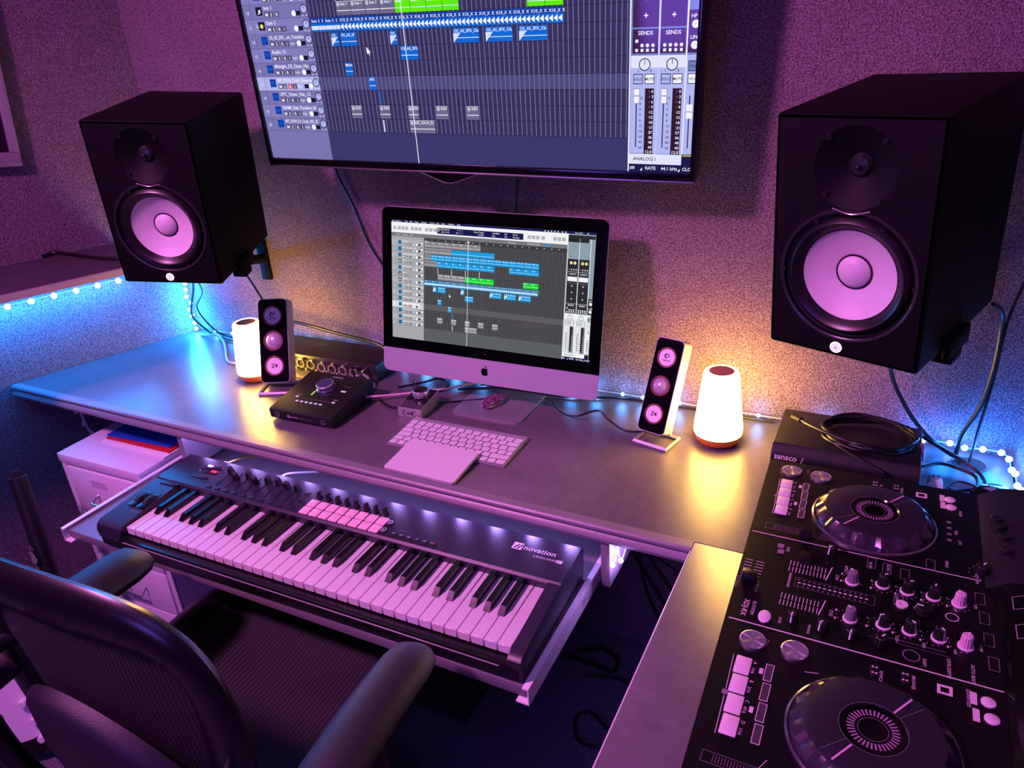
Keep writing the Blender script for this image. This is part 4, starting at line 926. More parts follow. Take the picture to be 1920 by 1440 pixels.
# crossfader scale, channel scales, meter
for k in range(6):
    y = -.5560 - k * .0068; cv.rect(.668, y - .0005, .6790, y + .0005, PK); cv.rect(.6835, y - .0005, .6950, y + .0005, PK)
for k in range(6): cv.rect(.6650, -.5985 - k * .0045, .6700, -.5980 - k * .0045, PK); cv.rect(.6925, -.5985 - k * .0045, .6965, -.5980 - k * .0045, PK)
for x0, y0 in ((.7285, -.5480), (.7275, -.6230)):
    for k in range(11): cv.rect(x0 + k * .0047, y0 - .0125, x0 + k * .0047 + .0009, y0 - .001, PK); cv.rect(x0 + k * .0047, y0 + .001, x0 + k * .0047 + .0009, y0 + .0125, PK)
    cv.rect(x0 - .002, y0 - .0008, x0 + .052, y0 + .0008, BLACKG, 2); cv.line(x0 + .050, y0 - .014, x0 + .0555, y0 + .018, .0015, PK)
for k in range(14):
    for j, y in enumerate((-.5750, -.5815, -.5880)): cv.rect(.7440 + k * .0066, y - .0012, .7440 + k * .0066 + (.0040 if j == 1 else .0020), y + .0012, PK if j == 1 else PKD)
cv.frame(.7400, -.5915, .8420, -.5715, .0005, PKD); 
for k in range(2): cv.rect(.7055 + .002 * k, -.5125 - k * .0135, .7145 + .002 * k, -.5020 - k * .0135, PKD, 3)
cv.text('CUE', .7190, -.505, .006, PK, 1, RT); cv.text('CH1', .7900, -.5440, .0065, PK, 1, RT); cv.text('CH2', .7900, -.6210, .0065, PK, 1, RT)
cv.text('HEADPHONES', .7310, -.5640, .0050, PK, 1, RT); cv.text('LEVEL', .7320, -.6600, .0050, PK, 1, RT); cv.text('MIXING', .7680, -.6600, .0050, PK, 1, RT)
random.seed(11)
for x in (.8115, .8494, .8796, .9108, .9411):
    for y in (-.547, -.626):
        for k in range(11): a = R(-60 + k * 30 + 90); cv.disc(x + .0125 * math.cos(a), y + .0125 * math.sin(a), .0007, PK, 1, 6)
        cv.rect(x - .0150, y - .0100, x - .0128, y - .0060, PK); cv.rect(x - .0150, y + .0060, x - .0128, y + .0100, PK)
for t, x, y in (('TRIM', .958, -.535), ('HI', .935, -.557), ('MID', .897, -.557), ('LOW', .866, -.557), ('TRIM', .961, -.615), ('HI', .933, -.638), ('MID', .899, -.638), ('LOW', .869, -.638), ('SEARCH', .8545, -.706), ('BROWSE', .8890, -.700), ('TRACK', .8320, -.278), ('SEARCH', .8630, -.277), ('EFFECT', .8000, -.519), ('FILTER', .830, -.497), ('ECHO', .853, -.494), ('MENU', .9260, -.455), ('VINYL', .9420, -.520), ('MODE', .9460, -.315), ('TIME', .9390, -.372), ('JOG', .9440, -.398), ('AUTO BEAT', .9510, -.655), ('LEVEL/DEPTH', .9260, -.655), ('SHIFT', .9000, -.666), ('RELEASE', .9790, -.795), ('QUANTIZE', .9450, -.697)):
    cv.text(t, x, y, .0056, PK, 1, RT)
for x, y in ((.9655, -.5255), (.9690, -.5640), (.9720, -.6040), (.9752, -.6450), (.8330, -.5005), (.8530, -.5055), (.8760, -.5090), (.9075, -.4730), (.8700, -.5690)): cv.frame(x - .0058, y - .0118, x + .0058, y + .0118, .0008, PKD, 6)
for x, y in ((.9230, -.7094), (.8938, -.2898)): cv.frame(x - .008, y - .0075, x + .008, y + .0075, .0035, PK, 3)
for x, y in ((.9517, -.7095), (.9534, -.7342), (.9230, -.2870), (.9240, -.3080)): cv.rect(x - .0035, y - .0095, x + .0035, y + .0095, PK, 3)
cv.ring(.9325, -.5764, .0068, .0080, PK, 3, 24); cv.ring(.8874, -.6671, .0085, .0100, PKD, 2, 24)
for x, y in ((.8489, -.7060), (.8489, -.7155), (.8817, -.7035), (.8817, -.7135), (.8253, -.2790), (.8253, -.2880), (.8567, -.2780), (.8567, -.2870)):
    cv.poly([(x - .003, y + .002), (x - .003, y - .002), (x, y)], PK, 14); cv.poly([(x + .003, y - .002), (x + .003, y + .002), (x, y)], PK, 14)
cv.rect(.8530, -.6455, .9250, -.6448, PKD); cv.rect(.8120, -.6520, .9300, -.6516, PKD)
for x0, y0 in ((.6800, -.4615), (.6900, -.9060)):
    cv.frame(x0, y0 - .0075, x0 + .134, y0 + .0075, .0006, PKD)
    for k in range(36): cv.rect(x0 + .012 + k * .0032, y0 - .005, x0 + .0127 + k * .0032, y0 + .005, PKD)
for k in range(4): cv.rect(.9290, -.3560 - k * .016, .9350, -.3500 - k * .016, PKD)
for k in range(9): cv.disc(.9700 + .0155 * math.cos(R(20 + k * 35)), -.466 + .0155 * math.sin(R(20 + k * 35)), .0008, PK, 1, 6)
cv.text('RETURN', .9620, -.470, .006, PK, 1, RT)
cv.text('+', .7700, -.4500, .010, PK, 1, RT); cv.line(.7600, -.4470, .7700, -.4560, .0007, PK)
cv.line(.7550, -.8850, .7480, -.9000, .0007, PK); cv.line(.774, -.744, .790, -.740, .0009, PK)
cv.obj('panel_print', dj)
cv = Canvas(lambda x, y, e: Vector((dx(x), dy(y), ZT + .012 + (x - .990) * .53 + .0006 + e)))
for y in (-.540, -.595): cv.frame(.998, y - .013, 1.012, y + .013, .0012, PKD)
cv.obj('hood_print', dj)

# ------------------------------------------------------------------ recorder box with a coiled cable
dv = thing('video_recorder', 'flat black recorder box with pale lettering behind the DJ controller', 'recorder', (.6465, -.205, DZ), (0, 0, 0))
DVM = M('recorder_black', (22, 20, 23), .45, bump=(300, .1))
mb = MB(); mb.rbox(0, .246, .012, .155, .003, .060, .002); mb.obj('case', DVM, dv)
mb = MB(); mb.prism([(.013, .058), (.000, .046), (-.004, .030), (.004, .003), (.014, .003)], 0, .246, 'x'); mb.obj('front_panel', M('recorder_gloss', (14, 13, 15), .5), dv)
cv = Canvas(lambda x, y, e: Vector((x, .0000 + (.046 - y) * -.25 - .0006 - e, y + .0006)))
cv.text('sansco', .006, .0335, .0150, INK, 1, bold=True); cv.line(.053, .030, .057, .043, .0012, INK); cv.obj('front_print', dv)
coil = thing('coiled_cable', 'long black cable coiled in loops on the recorder box', 'cable', (.803, -.125, DZ + .062))
coil.scale = (1.15, 1.12, 1)
mb = MB(); pts = []
for k in range(70):
    a = 2 * PI * k / 14; pts.append(((.068 + .004 * math.sin(k * 1.7)) * math.cos(a) + .004 * math.sin(k * .4), (.052 + .004 * math.cos(k * 2.1)) * math.sin(a), .0035 + .0032 * (k // 14) + .001 * math.sin(k * 2.3)))
mb.tube(pts, .0032, 7, smooth=3); mb.obj('loops', CABLE, coil)
mb = MB(); mb.tube([(.01, -.055, .012), (-.04, -.045, .018), (-.085, -.012, .014), (-.103, .010, .010)], .0032, 8); mb.obj('free_end', CABLE, coil)
mb = MB(); mb.tube([(-.103, .010, .010), (-.118, .022, .009)], .0055, 10, smooth=2); mb.obj('plug', RUBBER, coil)
mb = MB(); mb.tube([(-.060, -.030, .004), (-.02, -.062, .0), (.03, -.085, -.012)], .0028, 8); mb.obj('tail', CABLE, coil)
mb = MB(); mb.tube([(.070, .0, .010), (.078, -.01, .004), (.080, -.016, -.020)], .0026, 8); mb.obj('tie', M('tie_grey', (90, 84, 92), .4), coil)
# white plug, black puck
wp = thing('white_adapter', 'small white plug standing on the desk behind the DJ controller', 'plug', (.920, -.165, DZ))
wp.scale = (.78,) * 3
mb = MB(); mb.prism([(-.016, 0), (.016, 0), (.016, .020), (.010, .032), (-.010, .032), (-.016, .020)], -.012, .012, 'y'); mb.obj('body', WHITE, wp)
for x in (-.005, .005): MB().cyl((x, 0, .032), .0028, .008, 10).obj('pin', CHROME, wp)
bp = thing('black_adapter', 'small black plug block just left of the half-hidden table lamp', 'plug', (-.742, -.150, DZ))
MB().rbox(-.011, .011, -.010, .010, 0, .034, .003).obj('body', BLACK, bp); MB().rbox(-.006, .006, -.0115, -.0095, .010, .024, .001, 1).obj('label_plate', INKG, bp)
pk = thing('black_puck', 'black rounded puck with silver oval badge beside the desk lights', 'puck', (1.010, -.158, DZ), (0, 0, R(15)))
MB().lathe([(.026, 0), (.029, .006), (.027, .014), (.018, .021), (1e-5, .024)], (0, 0, 0), 32, sx=1.25, sy=.9).obj('body', BLACKG, pk)
o = MB().lathe([(.011, 0), (.011, .001)], (0, 0, 0), 24, sx=1.3, sy=.7).obj('badge', M('badge_silver', (170, 170, 178), .3, .7), pk); o.location = (-.015, -.008, .0195); o.rotation_euler = (R(20), R(-22), 0)

# ------------------------------------------------------------------ shelf on the left wall
shf = thing('wall_shelf', 'dark grey shelf board on the left wall lit blue from beneath', 'shelf', (0, 0, 0))
def P2(t, n): q = CL + DL * t + NL * n; return (q.x, q.y)
MB().prism([P2(.17, .003), P2(2.4, .003), P2(2.4, .315), P2(.17, .315)], 1.040, 1.054).obj('board', M('shelf_paint', (66, 60, 70), .5), shf)
MB().prism([P2(.168, .315), P2(2.4, .315), P2(2.4, .327), P2(.168, .327)], 1.0385, 1.0545).obj('front_lip', M('shelf_edge', (150, 138, 150), .4), shf)
cable('cable', [(-.93, -.262, 1.058), (-1.00, -.286, 1.058), (-1.08, -.29, 1.058), (-1.17, -.288, 1.060), (-1.215, -.295, 1.062), (-1.222, -.325, 1.058)], .005, 'thick black cable lying along the wall shelf')
# ------------------------------------------------------------------ picture frame on the left wall
fr = thing('picture_frame', 'silver picture frame hung slightly crooked on the carpeted left wall', 'picture frame', lw(.334, .004, 1.291))
fr.rotation_euler = (Matrix.Rotation(math.atan2(-DL.y, -DL.x), 3, 'Z') @ Matrix.Rotation(R(5.5), 3, 'Y')).to_euler()
FRM = M('frame_silver', (165, 150, 165), .35, .3)   # local x runs towards the corner, so the frame extends to -x
for a in ((-.46, 0, 0, .034), (-.46, 0, .466, .50), (-.021, 0, .034, .466), (-.46, -.439, .034, .466)):
    MB().rbox(a[0], a[1], -.022, 0, a[2], a[3], .003).obj('frame_bar', FRM, fr)
MB().box(-.44, -.02, -.006, -.002, .03, .47).obj('backing', M('picture_dark', (26, 22, 34), .3), fr)
MB().box(-.40, -.040, -.0075, -.006, .10, .42).obj('print', M('picture_print', (64, 46, 74), .4, grain=(14, .3, 1.8)), fr)

# ------------------------------------------------------------------ filing cabinet, folders, garland
fc = thing('filing_cabinet', 'pale metal filing cabinet with wire handles under the left of the desk', 'cabinet', (-1.061, -.544, 0), (0, 0, R(1.6)))
FCM = M('cabinet_enamel', (214, 206, 216), .42, bump=(60, .06))
CW, CD, CHT = .306, .46, .610
MB().rbox(.003, CW - .003, .006, CD, .03, CHT - .024, .002).obj('body', FCM, fc)
MB().rbox(0, CW, -.003, CD + .002, CHT - .026, CHT, .002).obj('top', FCM, fc)
MB().rbox(.02, CW - .02, .03, CD - .02, 0, .03, .002).obj('plinth', BLACK, fc)
MB().rbox(.003, .021, -.001, .008, .03, CHT - .027, .0015).obj('side_rail', FCM, fc); MB().rbox(CW - .021, CW - .003, -.001, .008, .03, CHT - .027, .0015).obj('side_rail', FCM, fc)
for k in range(4):
    z1 = CHT - .034 - k * .141; z0 = z1 - .137
    dr = MB().rbox(.024, CW - .024, -.004, .012, z0, z1, .002).obj('drawer', M('drawer_enamel', (220, 208, 218), .4), fc)
    zc = (z0 + z1) / 2 - .006
    MB().tube([(CW / 2 - .034, -.004, zc + .006), (CW / 2 - .036, -.026, zc - .008), (CW / 2 + .036, -.026, zc - .008), (CW / 2 + .034, -.004, zc + .006)], .003, 8, smooth=0).obj('handle', CHROME, dr)
    MB().rbox(CW / 2 - .045, CW / 2 + .01, -.0052, -.0035, zc + .030, zc + .052, .0006, 1).obj('label_holder', M('holder', (196, 184, 198), .4), dr)
fo = tag(MB().rbox(0, .225, 0, .20, 0, .004, .0015).obj('blue_folder', M('folder_blue', (22, 74, 170), .4)), 'blue card folder lying on top of the filing cabinet', 'folder'); fo.location = (-.995, -.445, .6200); fo.rotation_euler = (0, 0, R(4))
fo = tag(MB().rbox(0, .232, 0, .20, 0, .005, .0015).obj('red_folder', M('folder_red', (190, 30, 44), .4)), 'red folder showing under the blue folder on the filing cabinet', 'folder'); fo.location = (-.990, -.452, .6148); fo.rotation_euler = (0, 0, R(2))
fo = tag(MB().rbox(0, .24, 0, .21, 0, .0045, .0012).obj('paper_stack', M('paper', (228, 220, 224), .6)), 'white papers at the bottom of the folder pile on the cabinet', 'paper'); fo.location = (-.995, -.462, .6103)
ga = thing('leaf_garland', 'pale string of little leaves hanging below the left desk edge', 'garland', lw(.395, .03, .695))
mb = MB(); mb.tube([(0, 0, .005), (.008, .0, -.05), (.004, 0, -.10), (.018, 0, -.15), (.014, .002, -.22)], .0035, 7); mb.obj('cord', WHITE, ga)
lf = None
for (x, z, a) in ((.0, .0, 1.2), (-.012, -.035, .5), (-.020, -.085, .1), (.012, -.06, 2.4), (-.004, -.12, .6), (.024, -.14, 2.5)):
    o = MB().sphere((0, 0, 0), .014, 10, .4, .25, 1.0).obj('leaf', WHITE, ga) if lf is None else like(lf, parent=ga); lf = lf or o; o.location = (x, 0, z); o.rotation_euler = (0, R(70) - a, 0)

# ------------------------------------------------------------------ black mesh office chair
CHM = M('chair_frame', (14, 13, 17), .30); CHP = M('chair_pad', (20, 18, 27), .5, grain=(400, .7, 1.4), bump=(600, .25))
def ribs(name, scale, axis):
    m = bpy.data.materials.new(name); m.use_nodes = True; nt = m.node_tree; p = nt.nodes['Principled BSDF']; p.inputs['Roughness'].default_value = .6
    tc = nt.nodes.new('ShaderNodeTexCoord'); w = nt.nodes.new('ShaderNodeTexWave'); w.bands_direction = axis; w.inputs['Scale'].default_value = scale; w.inputs['Distortion'].default_value = .15; w.inputs['Detail'].default_value = 1
    r = nt.nodes.new('ShaderNodeValToRGB'); r.color_ramp.elements[0].position = .55; r.color_ramp.elements[0].color = (*lin((14, 12, 18)), 1); r.color_ramp.elements[1].position = .97; r.color_ramp.elements[1].color = (*lin((46, 39, 50)), 1)
    nt.links.new(tc.outputs['Object'], w.inputs['Vector']); nt.links.new(w.outputs['Fac'], r.inputs['Fac']); nt.links.new(r.outputs['Color'], p.inputs['Base Color']); return m
ch = thing('office_chair', 'black mesh office chair with padded arms pulled up to the keyboard tray', 'chair', (-.14, -.80, 0), (0, 0, R(3)))
def bq(x, z): return (x, -.262 - (z - .5) * .07 + .10 * x * x / .06 * .25, z)
lp = [(0, .886), (.10, .882), (.168, .862), (.206, .816), (.216, .745), (.212, .660), (.195, .585), (.145, .525), (0, .505)]
loop = [bq(x, z) for x, z in lp] + [bq(-x, z) for x, z in lp[-2:0:-1]]
rad = [.042, .040, .036, .035, .038, .042, .042, .034, .026]; rad = rad + rad[-2:0:-1]
MB().tube(loop, rad, 12, True, .018, (0, 1, 0), smooth=6).obj('back_frame', CHM, ch)
inner = catmull(loop, 6, True); cen = Vector(bq(0, .70)); vs = []
RN = 8
for i in range(RN + 1):
    f = i / RN
    for q in inner: v = cen.lerp(q, f * .96); v.y = bq(v.x, v.z)[1] - .006 * (1 - f); vs.append(v)
n = len(inner); mb = MB(); mb.add(vs, [(i * n + k, i * n + (k + 1) % n, (i + 1) * n + (k + 1) % n, (i + 1) * n + k) for i in range(RN) for k in range(n)])
bkm = mb.obj('back_mesh', ribs('back_ribs', 38, 'X'), ch)
mb = MB(); rows_ = []; LN = 7
for i in range(17):
    x = -.175 + .36 * i / 16; zt = .722 - 2.2 * (x + .05) ** 2; hh = .25; ee = (1 - abs(i / 8 - 1) ** 4) ** .5
    for (dz, dyy) in ((0, -.018), (-.006, -.034), (-.022, -.046), (-hh * .45, -.052), (-hh * .75, -.046), (-hh + .008, -.034), (-hh, -.018)): rows_.append((x, bq(x, zt + dz)[1] - .016 + (dyy + .016) * ee, zt - .02 - hh / 2 + (dz + hh / 2) * (.72 + .28 * ee)))
mb.add(rows_, [(i * LN + k, i * LN + k + 1, (i + 1) * LN + k + 1, (i + 1) * LN + k) for i in range(16) for k in range(LN - 1)] + [tuple(range(LN)), tuple(16 * LN + k for k in range(LN - 1, -1, -1))]); mb.obj('lumbar_pad', CHP, ch)
for s in (-1, 1):
    mb = MB(); zz = .735 if s < 0 else .60; mb.tube([bq(s * .19, zz), (s * .205, -.325, zz - .01), (s * .205, -.335, zz - .10), (s * .20, -.30, .44), (s * .12, -.20, .39)], [.014, .016, .018, .020, .022], 10)
    mb.obj('back_support', CHM, ch)
# seat
sp = [(-.245, -.20), (-.255, .0), (-.245, .15), (-.18, .185), (0, .192), (.18, .185), (.255, .15), (.270, .0), (.265, -.20), (.12, -.235), (-.12, -.235)]
def szf(x, y): return .452 - max(0, (y - .12)) ** 2 * 2.0 + .10 * x * x
MB().tube([(x, y, szf(x, y)) for x, y in sp], .032, 10, True, .016, (0, 0, 1), smooth=5).obj('seat_frame', CHM, ch)
inner = [Vector(p) for p in catmull([(x, y, 0) for x, y in sp], 5, True)]; vs = []
for i in range(RN + 1):
    for q in inner: x, y = q.x * i / RN * .97, q.y * i / RN * .97; vs.append((x, y, szf(x, y) + .004 - .022 * (1 - (i / RN) ** 2)))
n = len(inner); mb = MB(); mb.add(vs, [(i * n + k, i * n + (k + 1) % n, (i + 1) * n + (k + 1) % n, (i + 1) * n + k) for i in range(RN) for k in range(n)])
mb.obj('seat_mesh', ribs('seat_ribs', 34, 'X'), ch)
for s in (-1, 1):
    mb = MB(); ns = 13; vs = []
    for i in range(ns):
        t = (0, .03, .08, .16, .25, .35, .45, .55, .65, .76, .86, .95, 1)[i]; y = -.36 + (.355 if s > 0 else .375) * t; wd = (.046 if s > 0 else .054) - .004 * t; zz = .668 + .010 * math.sin(t * PI) - (.006 if i == ns - 1 else 0); end = .5 if i in (0, ns - 1) else (.86 if i in (1, ns - 2) else 1)
        for k in range(12):
            a = 2 * PI * k / 12; vs.append(((.382 - .01 * t if s > 0 else -.248) + math.cos(a) * wd * end, y, zz + math.sin(a) * (.024 if s > 0 else .030) * end))
    mb.add(vs, [(i * 12 + k, i * 12 + (k + 1) % 12, (i + 1) * 12 + (k + 1) % 12, (i + 1) * 12 + k) for i in range(ns - 1) for k in range(12)] + [tuple(range(12))[::-1], tuple((ns - 1) * 12 + k for k in range(12))])
    mb.obj('armrest', CHP, ch)
    xa = .376 if s > 0 else -.248; MB().tube([(xa, -.16, .655), (xa, -.16, .56), (xa * .9, -.14, .44), (s * .20, -.10, .40)], [.020, .020, .022, .022], 10).obj('arm_support', CHM, ch)
MB().rbox(-.13, .13, -.16, .10, .36, .425, .02).obj('tilt_box', CHM, ch)
MB().cyl((0, -.03, .12), .026, .26, 20).obj('gas_column', M('column_metal', (60, 58, 64), .25, .8), ch)
lg = None
for k in range(5):
    o = MB().tube([(0, 0, .115), (.14, 0, .100), (.29, 0, .075)], [.032, .026, .018], 10).obj('leg', CHM, ch) if lg is None else like(lg, parent=ch); lg = lg or o
    o.location = (0, -.03, 0); o.rotation_euler = (0, 0, 2 * PI * k / 5 + .3)
    a = 2 * PI * k / 5 + .3; w = MB().lathe([(.028, -.02), (.030, -.012), (.030, .012), (.028, .02)], (0, 0, 0), 20, 'x').obj('caster', RUBBER, ch); w.location = (.285 * math.cos(a), -.03 + .285 * math.sin(a), .030); w.rotation_euler = (0, 0, a + 1.1)

# ------------------------------------------------------------------ guitar and stand behind the chair
gt = thing('electric_guitar', 'black electric guitar with white scratch plate leaning behind the office chair', 'guitar', (-.93, -.985, .02), (R(-10), 0, R(35)))
out = [(-.02, 0), (.10, .01), (.165, .07), (.17, .15), (.13, .21), (.125, .26), (.155, .32), (.17, .40), (.13, .385), (.06, .33), (.03, .335), (-.03, .335), (-.06, .35), (-.12, .43), (-.165, .41), (-.15, .32), (-.125, .26), (-.13, .20), (-.17, .14), (-.165, .06), (-.10, .01)]
oc = [(p.x, p.z) for p in catmull([(x, 0, z) for x, z in out], 4, True)]
MB().prism(oc, 0, .042, 'y').obj('body', BLACKG, gt)
MB().prism([(x * .86 + .012, z * .80 + .05) for x, z in oc], -.0025, -.0002, 'y').obj('scratch_plate', M('plate_white', (236, 224, 232), .3), gt)
MB().rbox(-.022, .022, -.018, .006, .30, .95, .008).obj('neck', M('neck_maple', (120, 84, 60), .4), gt)
MB().prism([(-.02, .95), (.03, .95), (.05, 1.12), (-.02, 1.14)], -.012, .004, 'y').obj('headstock', M('neck_maple'), gt)
for z in (.13, .18, .24): MB().rbox(-.045, .045, -.012, -.0025, z - .008, z + .008, .003).obj('pickup', BLACK, gt)
for x, z in ((.10, .16), (.115, .11), (.12, .06)): MB().lathe([(.011, 0), (.010, -.012), (.008, -.014)], (x, -.0025, z), 16, 'y').obj('knob', WHITE, gt)
st = thing('microphone_stand', 'black upright stand post with faded lettering against the left wall', 'stand', (-.905, -.735, 0))
MB().tube([(.07, -.06, .02), (-.04, .02, .44), (-.085, .05, .635)], [.022, .021, .020], 12, smooth=3).obj('post', BLACK, st)
MB().tube([(-.115, .062, .625), (-.082, .048, .638)], .014, 12, smooth=2).obj('clutch', BLACK, st)
MB().lathe([(.11, 0), (.11, .012), (.03, .025)], (.07, -.06, 0), 32).obj('base', BLACK, st)
cv = Canvas(lambda x, y, e: Vector((-.030 + x * .9 - (y - .44) * .23, -.008 - e + (y - .44) * .15, y)))
cv.text('do\u2665b', .012, .40, .030, INKG, 1, PI / 2); cv.obj('post_print', st)

# ------------------------------------------------------------------ box on the floor under the tray
sw = thing('subwoofer', 'black box speaker on the carpet under the keyboard tray', 'subwoofer', (-.30, -.418, 0))
MB().rbox(0, .329, .012, .30, .0, .36, .004).obj('cabinet', BLACK, sw)
mb = MB(); mb.rbox(.320, .3295, 0, .02, .0, .36, .003); mb.rbox(0, .012, 0, .02, .0, .36, .003); mb.rbox(.012, .32, 0, .02, 0, .012, .003); mb.rbox(.012, .32, 0, .02, .348, .36, .003); mb.obj('front_frame', M('sub_frame', (44, 42, 56), .35), sw)
MB().box(.012, .320, .006, .012, .012, .348).obj('grille', M('grille_cloth', (8, 8, 10), .9), sw)

# ------------------------------------------------------------------ cables
cable('cable', [(-.457, .004, 1.30), (-.457, .002, 1.237), (-.423, .004, 1.156), (-.39, .002, 1.064), (-.354, .0, 1.007), (-.30, -.01, .93), (-.27, -.01, .80), (-.27, -.02, .745)], .0032, 'thin black cable falling from the television to the left of the computer')
cable('cable', [(.041, .004, 1.32), (.041, .004, 1.232), (.034, .002, 1.16), (.03, .0, 1.0), (.04, -.01, .86), (.05, -.02, .75)], .0032, 'thin black cable dropping from the television behind the computer')
cable('cable', [(-.80, -.20, 1.06), (-.95, -.10, .925), (-1.05, -.05, .817), (-1.03, -.03, .765), (-.97, -.03, .748), (-.86, -.045, .745)], .0032, 'black cable drooping from the left monitor into the lit corner')
cable('cable', [(-.82, -.22, 1.06), (-.93, -.09, .92), (-1.02, -.05, .84), (-.985, -.035, .77), (-.93, -.025, .750), (-.84, -.03, .746)], .0024, 'thinner black cable crossing the lit corner of the desk')
cable('cable', [(-.74, -.10, 1.0), (-.789, -.05, .966), (-.7616, -.05, .9225), (-.735, -.05, .87), (-.72, -.05, .80), (-.70, -.06, .75)], .003, 'black cable hanging from the left monitor bracket behind the left lamp')
cable('cable', [(-1.06, -.03, .745), (-1.02, -.038, .749), (-.985, -.03, .752), (-.93, -.06, .750), (-.88, -.10, .744), (-.83, -.145, .744), (-.79, -.165, .744), (-.72, -.15, .745)], .0035, 'pale grey cable curling across the blue-lit desk corner', M('cable_pale', (130, 150, 170), .4))
cable('cable', [(-.78, -.03, .835), (-.66, -.03, .83), (-.60, -.03, .825), (-.52, -.025, .812), (-.42, -.02, .80), (-.36, -.03, .79), (-.30, -.06, .755)], .0045, 'thick black cable running along the wall above the rack unit')
cable('cable', [(-.283, -.245, .760), (-.22, -.19, .752), (-.13, -.115, .748), (-.08, -.065, .748), (-.03, -.040, .748), (.05, -.035, .747)], .003, 'pale pink cable running from the wedge interface toward the computer stand', M('cable_pink', (222, 180, 190), .4))
cable('cable', [(-.66, -.165, .747), (-.56, -.175, .747), (-.48, -.185, .748), (-.42, -.180, .752), (-.37, -.155, .762), (-.34, -.150, .768), (-.315, -.165, .758), (-.33, -.200, .778), (-.345, -.21, .776)], .0032, 'grey cable bending up in front of the rack unit', M('cable_grey', (150, 140, 146), .4))
cable('cable', [(-.36, -.136, .775), (-.362, -.165, .790), (-.352, -.175, .775), (-.345, -.17, .748), (-.30, -.16, .744)], .0026, 'short black lead looping from the rack unit onto the desk')
cable('cable', [(-.25, -.14, .744), (-.20, -.10, .748), (-.16, -.085, .758), (-.13, -.095, .75), (-.14, -.125, .744), (-.19, -.13, .744), (-.23, -.10, .746)], .0026, 'loose loop of dark cable under the chin of the computer')
cable('cable', [(-.25, -.215, .744), (-.19, -.235, .744), (-.10, -.175, .744), (.0, -.11, .744), (-.03, -.06, .744)], .0026, 'flat black cable crossing behind the silver volume box')
cable('cable', [(.14, -.08, .745), (.18, -.12, .745), (.225, -.145, .752), (.27, -.120, .762), (.30, -.135, .752), (.345, -.155, .745), (.40, -.145, .748)], .0024, 'thin black wire wandering from the computer to the right desktop speaker')
cable('cable', [(-.10, -.10, .745), (0, -.06, .745), (.15, -.05, .745), (.30, -.012, .745), (.46, -.010, .745), (.62, -.012, .745)], .003, 'black cable pressed along the back edge of the desk')
cable('cable', [(.82, -.07, .985), (.825, -.035, .90), (.86, -.03, .83), (.90, -.03, .78), (.94, -.035, .752), (.97, -.045, .745)], .004, 'black cable falling from the right monitor to the desk hole')
cable('cable', [(.955, -.10, 1.07), (.975, -.045, 1.04), (.983, -.03, 1.00), (.985, -.03, .93), (.978, -.03, .855), (.960, -.03, .79), (.955, -.035, .748)], .0042, 'thick black cable curving down the corner beside the right monitor')
cable('cable', [(1.035, -.03, 1.25), (1.01, -.03, 1.134), (.99, -.03, 1.03), (.988, -.03, .90), (.982, -.035, .80), (.978, -.05, .742)], .0026, 'thin black cable hanging in the right corner and entering the desk hole')
cable('cable', [(.90, -.10, .748), (.93, -.085, .752), (.96, -.09, .750), (.985, -.105, .748), (.985, -.140, .746), (.955, -.160, .745), (.94, -.165, .752)], .003, 'black cable looping around the desk hole to the white plug')
cable('cable', [(.865, -.05, .80), (.90, -.06, .785), (.95, -.07, .765), (.99, -.095, .752), (1.0, -.14, .746), (.98, -.20, .744)], .0032, 'black cable sliding off the recorder box across the desk corner')
cable('cable', [(.935, -.175, .748), (.955, -.150, .757), (.985, -.155, .755), (.99, -.185, .748), (.96, -.21, .745)], .002, 'thin looped wire beside the white plug')
# floor and under-desk leads
cable('cable', [(.42, -.30, .60), (.415, -.22, .40), (.44, -.15, .22), (.46, -.10, .04), (.50, -.08, .008)], .004, 'black lead dropping from the desk panel to the carpet')
cable('cable', [(.43, -.33, .61), (.47, -.24, .44), (.53, -.16, .26), (.60, -.12, .10), (.66, -.12, .008)], .004, 'black lead slanting right beneath the desk')
cable('cable', [(.44, -.36, .62), (.53, -.26, .48), (.62, -.18, .36), (.74, -.10, .22)], .0025, 'thin wire slanting beneath the desk toward the right wall')
cable('cable', [(.36, -.20, .50), (.40, -.13, .34), (.48, -.10, .16), (.58, -.14, .03), (.68, -.18, .008)], .0042, 'black lead sagging low behind the keyboard tray')
cable('cable', [(.19, -.09, .006), (.25, -.06, .006), (.30, -.08, .006), (.30, -.12, .006), (.25, -.12, .006), (.16, -.12, .006)], .006, 'short black cable bent double on the carpet')
cable('cable', [(.24, -.16, .006), (.34, -.14, .006), (.39, -.21, .006), (.36, -.29, .006), (.30, -.265, .006), (.27, -.29, .006), (.30, -.35, .006), (.37, -.34, .006), (.42, -.28, .006)], .0035, 'thin black cable curling over the dark carpet')

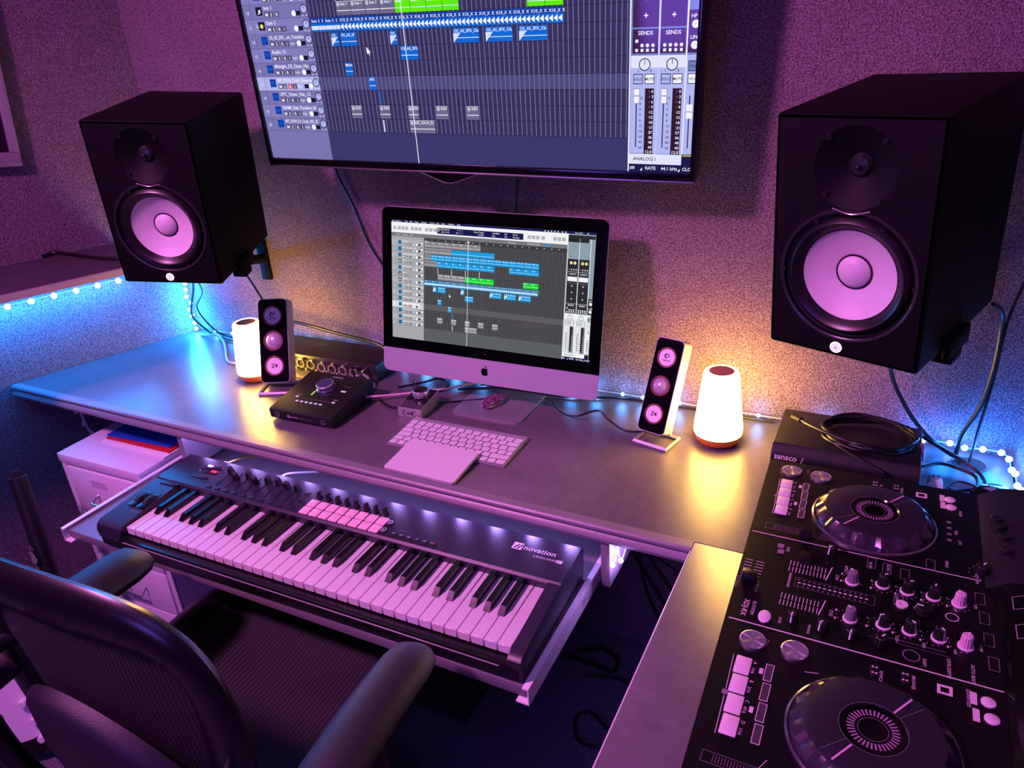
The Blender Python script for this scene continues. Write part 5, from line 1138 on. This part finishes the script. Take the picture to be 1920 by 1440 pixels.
# ------------------------------------------------------------------ strings of little lights
LEDM = M('led_lit', (230, 250, 255), .3, emit=(190, 240, 255), strength=9.0); LWIRE = M('led_wire', (150, 160, 170), .4)
LEDV = M('led_lit_violet', (240, 235, 255), .3, emit=(214, 196, 255), strength=9.0)
def led_string(label, pts, wire, power, color, mat=LEDM, off=(0, 0, 0), lamp_every=1, r=.005):
    t = thing('light_string', label, 'string lights', pts[0], group='string lights around the desk')
    o0 = Vector(pts[0]); MB().tube([Vector(p) - o0 for p in wire], .0014, 5, smooth=3).obj('wire', LWIRE, t); b0 = None
    for k, p in enumerate(pts):
        o = MB().sphere((0, 0, 0), r, 8).obj('bulb', mat, t) if b0 is None else like(b0, parent=t); b0 = b0 or o; o.location = Vector(p) - o0
        if power and k % lamp_every == 0: light('bulb_glow', 'POINT', Vector(p) + Vector(off), color, power, .012)
nl3 = Vector((NL.x, NL.y, 0))
pts = [lw(.195 + k * .0555, .022, .953) for k in range(10)]
led_string('blue-white string lights fixed to the left wall under the shelf', pts, [p + Vector((0, 0, .004)) for p in pts], 1.5, BLUE, off=nl3 * .03, lamp_every=1, r=.008)
pts = [Vector((-1.098 + .006 * math.sin(k * 2), -.010 - .004 * (k % 2), .752 + k * .021)) for k in range(9)]
led_string('bunched string lights climbing the left corner above the desk', pts, pts, 0.8, BLUE, off=(.015, -.02, 0), r=.006)
pts = [Vector((x, -.006, .752)) for x in (-1.02, -.95, -.88, -.80, -.714, -.66, -.585, -.507, -.42, -.33, -.25, -.16, -.08, .0, .08, .16, .225, .287, .335, .42, .59, .72)]
led_string('string lights laid along the wall at the back of the desk', pts, pts, .11, (.06, .34, 1.0), off=(0, -.006, .012), r=.0042)
pts = [Vector(p) for p in ((.90, -.010, .756), (.945, -.010, .758), (.97, -.012, .754), (.999, -.014, .758), (1.028, -.020, .760), (1.038, -.045, .762), (1.041, -.075, .757), (1.0435, -.099, .764), (1.0455, -.128, .757), (1.0475, -.154, .764), (1.0505, -.201, .764), (1.055, -.26, .764), (1.060, -.34, .764), (1.066, -.44, .764))]
led_string('bright string lights running round the right corner of the desk', pts, pts, .27, (.012, .20, 1.0), off=(-.012, -.012, .012), r=.006)
pts = [Vector((-.66 + k * .0775, -.4615, .6990)) for k in range(14)]
led_string('string lights tucked under the front of the desk above the music keyboard', pts, pts, .26, (.42, .26, 1.0), LEDV, off=(0, 0, -.006), r=.005)
pts = [Vector(p) for p in ((.432, -.475, .655), (.433, -.462, .675), (.434, -.455, .69), (.435, -.44, .640), (.436, -.40, .66))]
led_string('few string lights on the side panel right of the keyboard tray', pts, pts, .22, (.50, .28, 1.0), LEDV, off=(.014, 0, 0))
# lamp glow
for x, y in ((.5385, -.100), (-.645, -.170)):
    pass
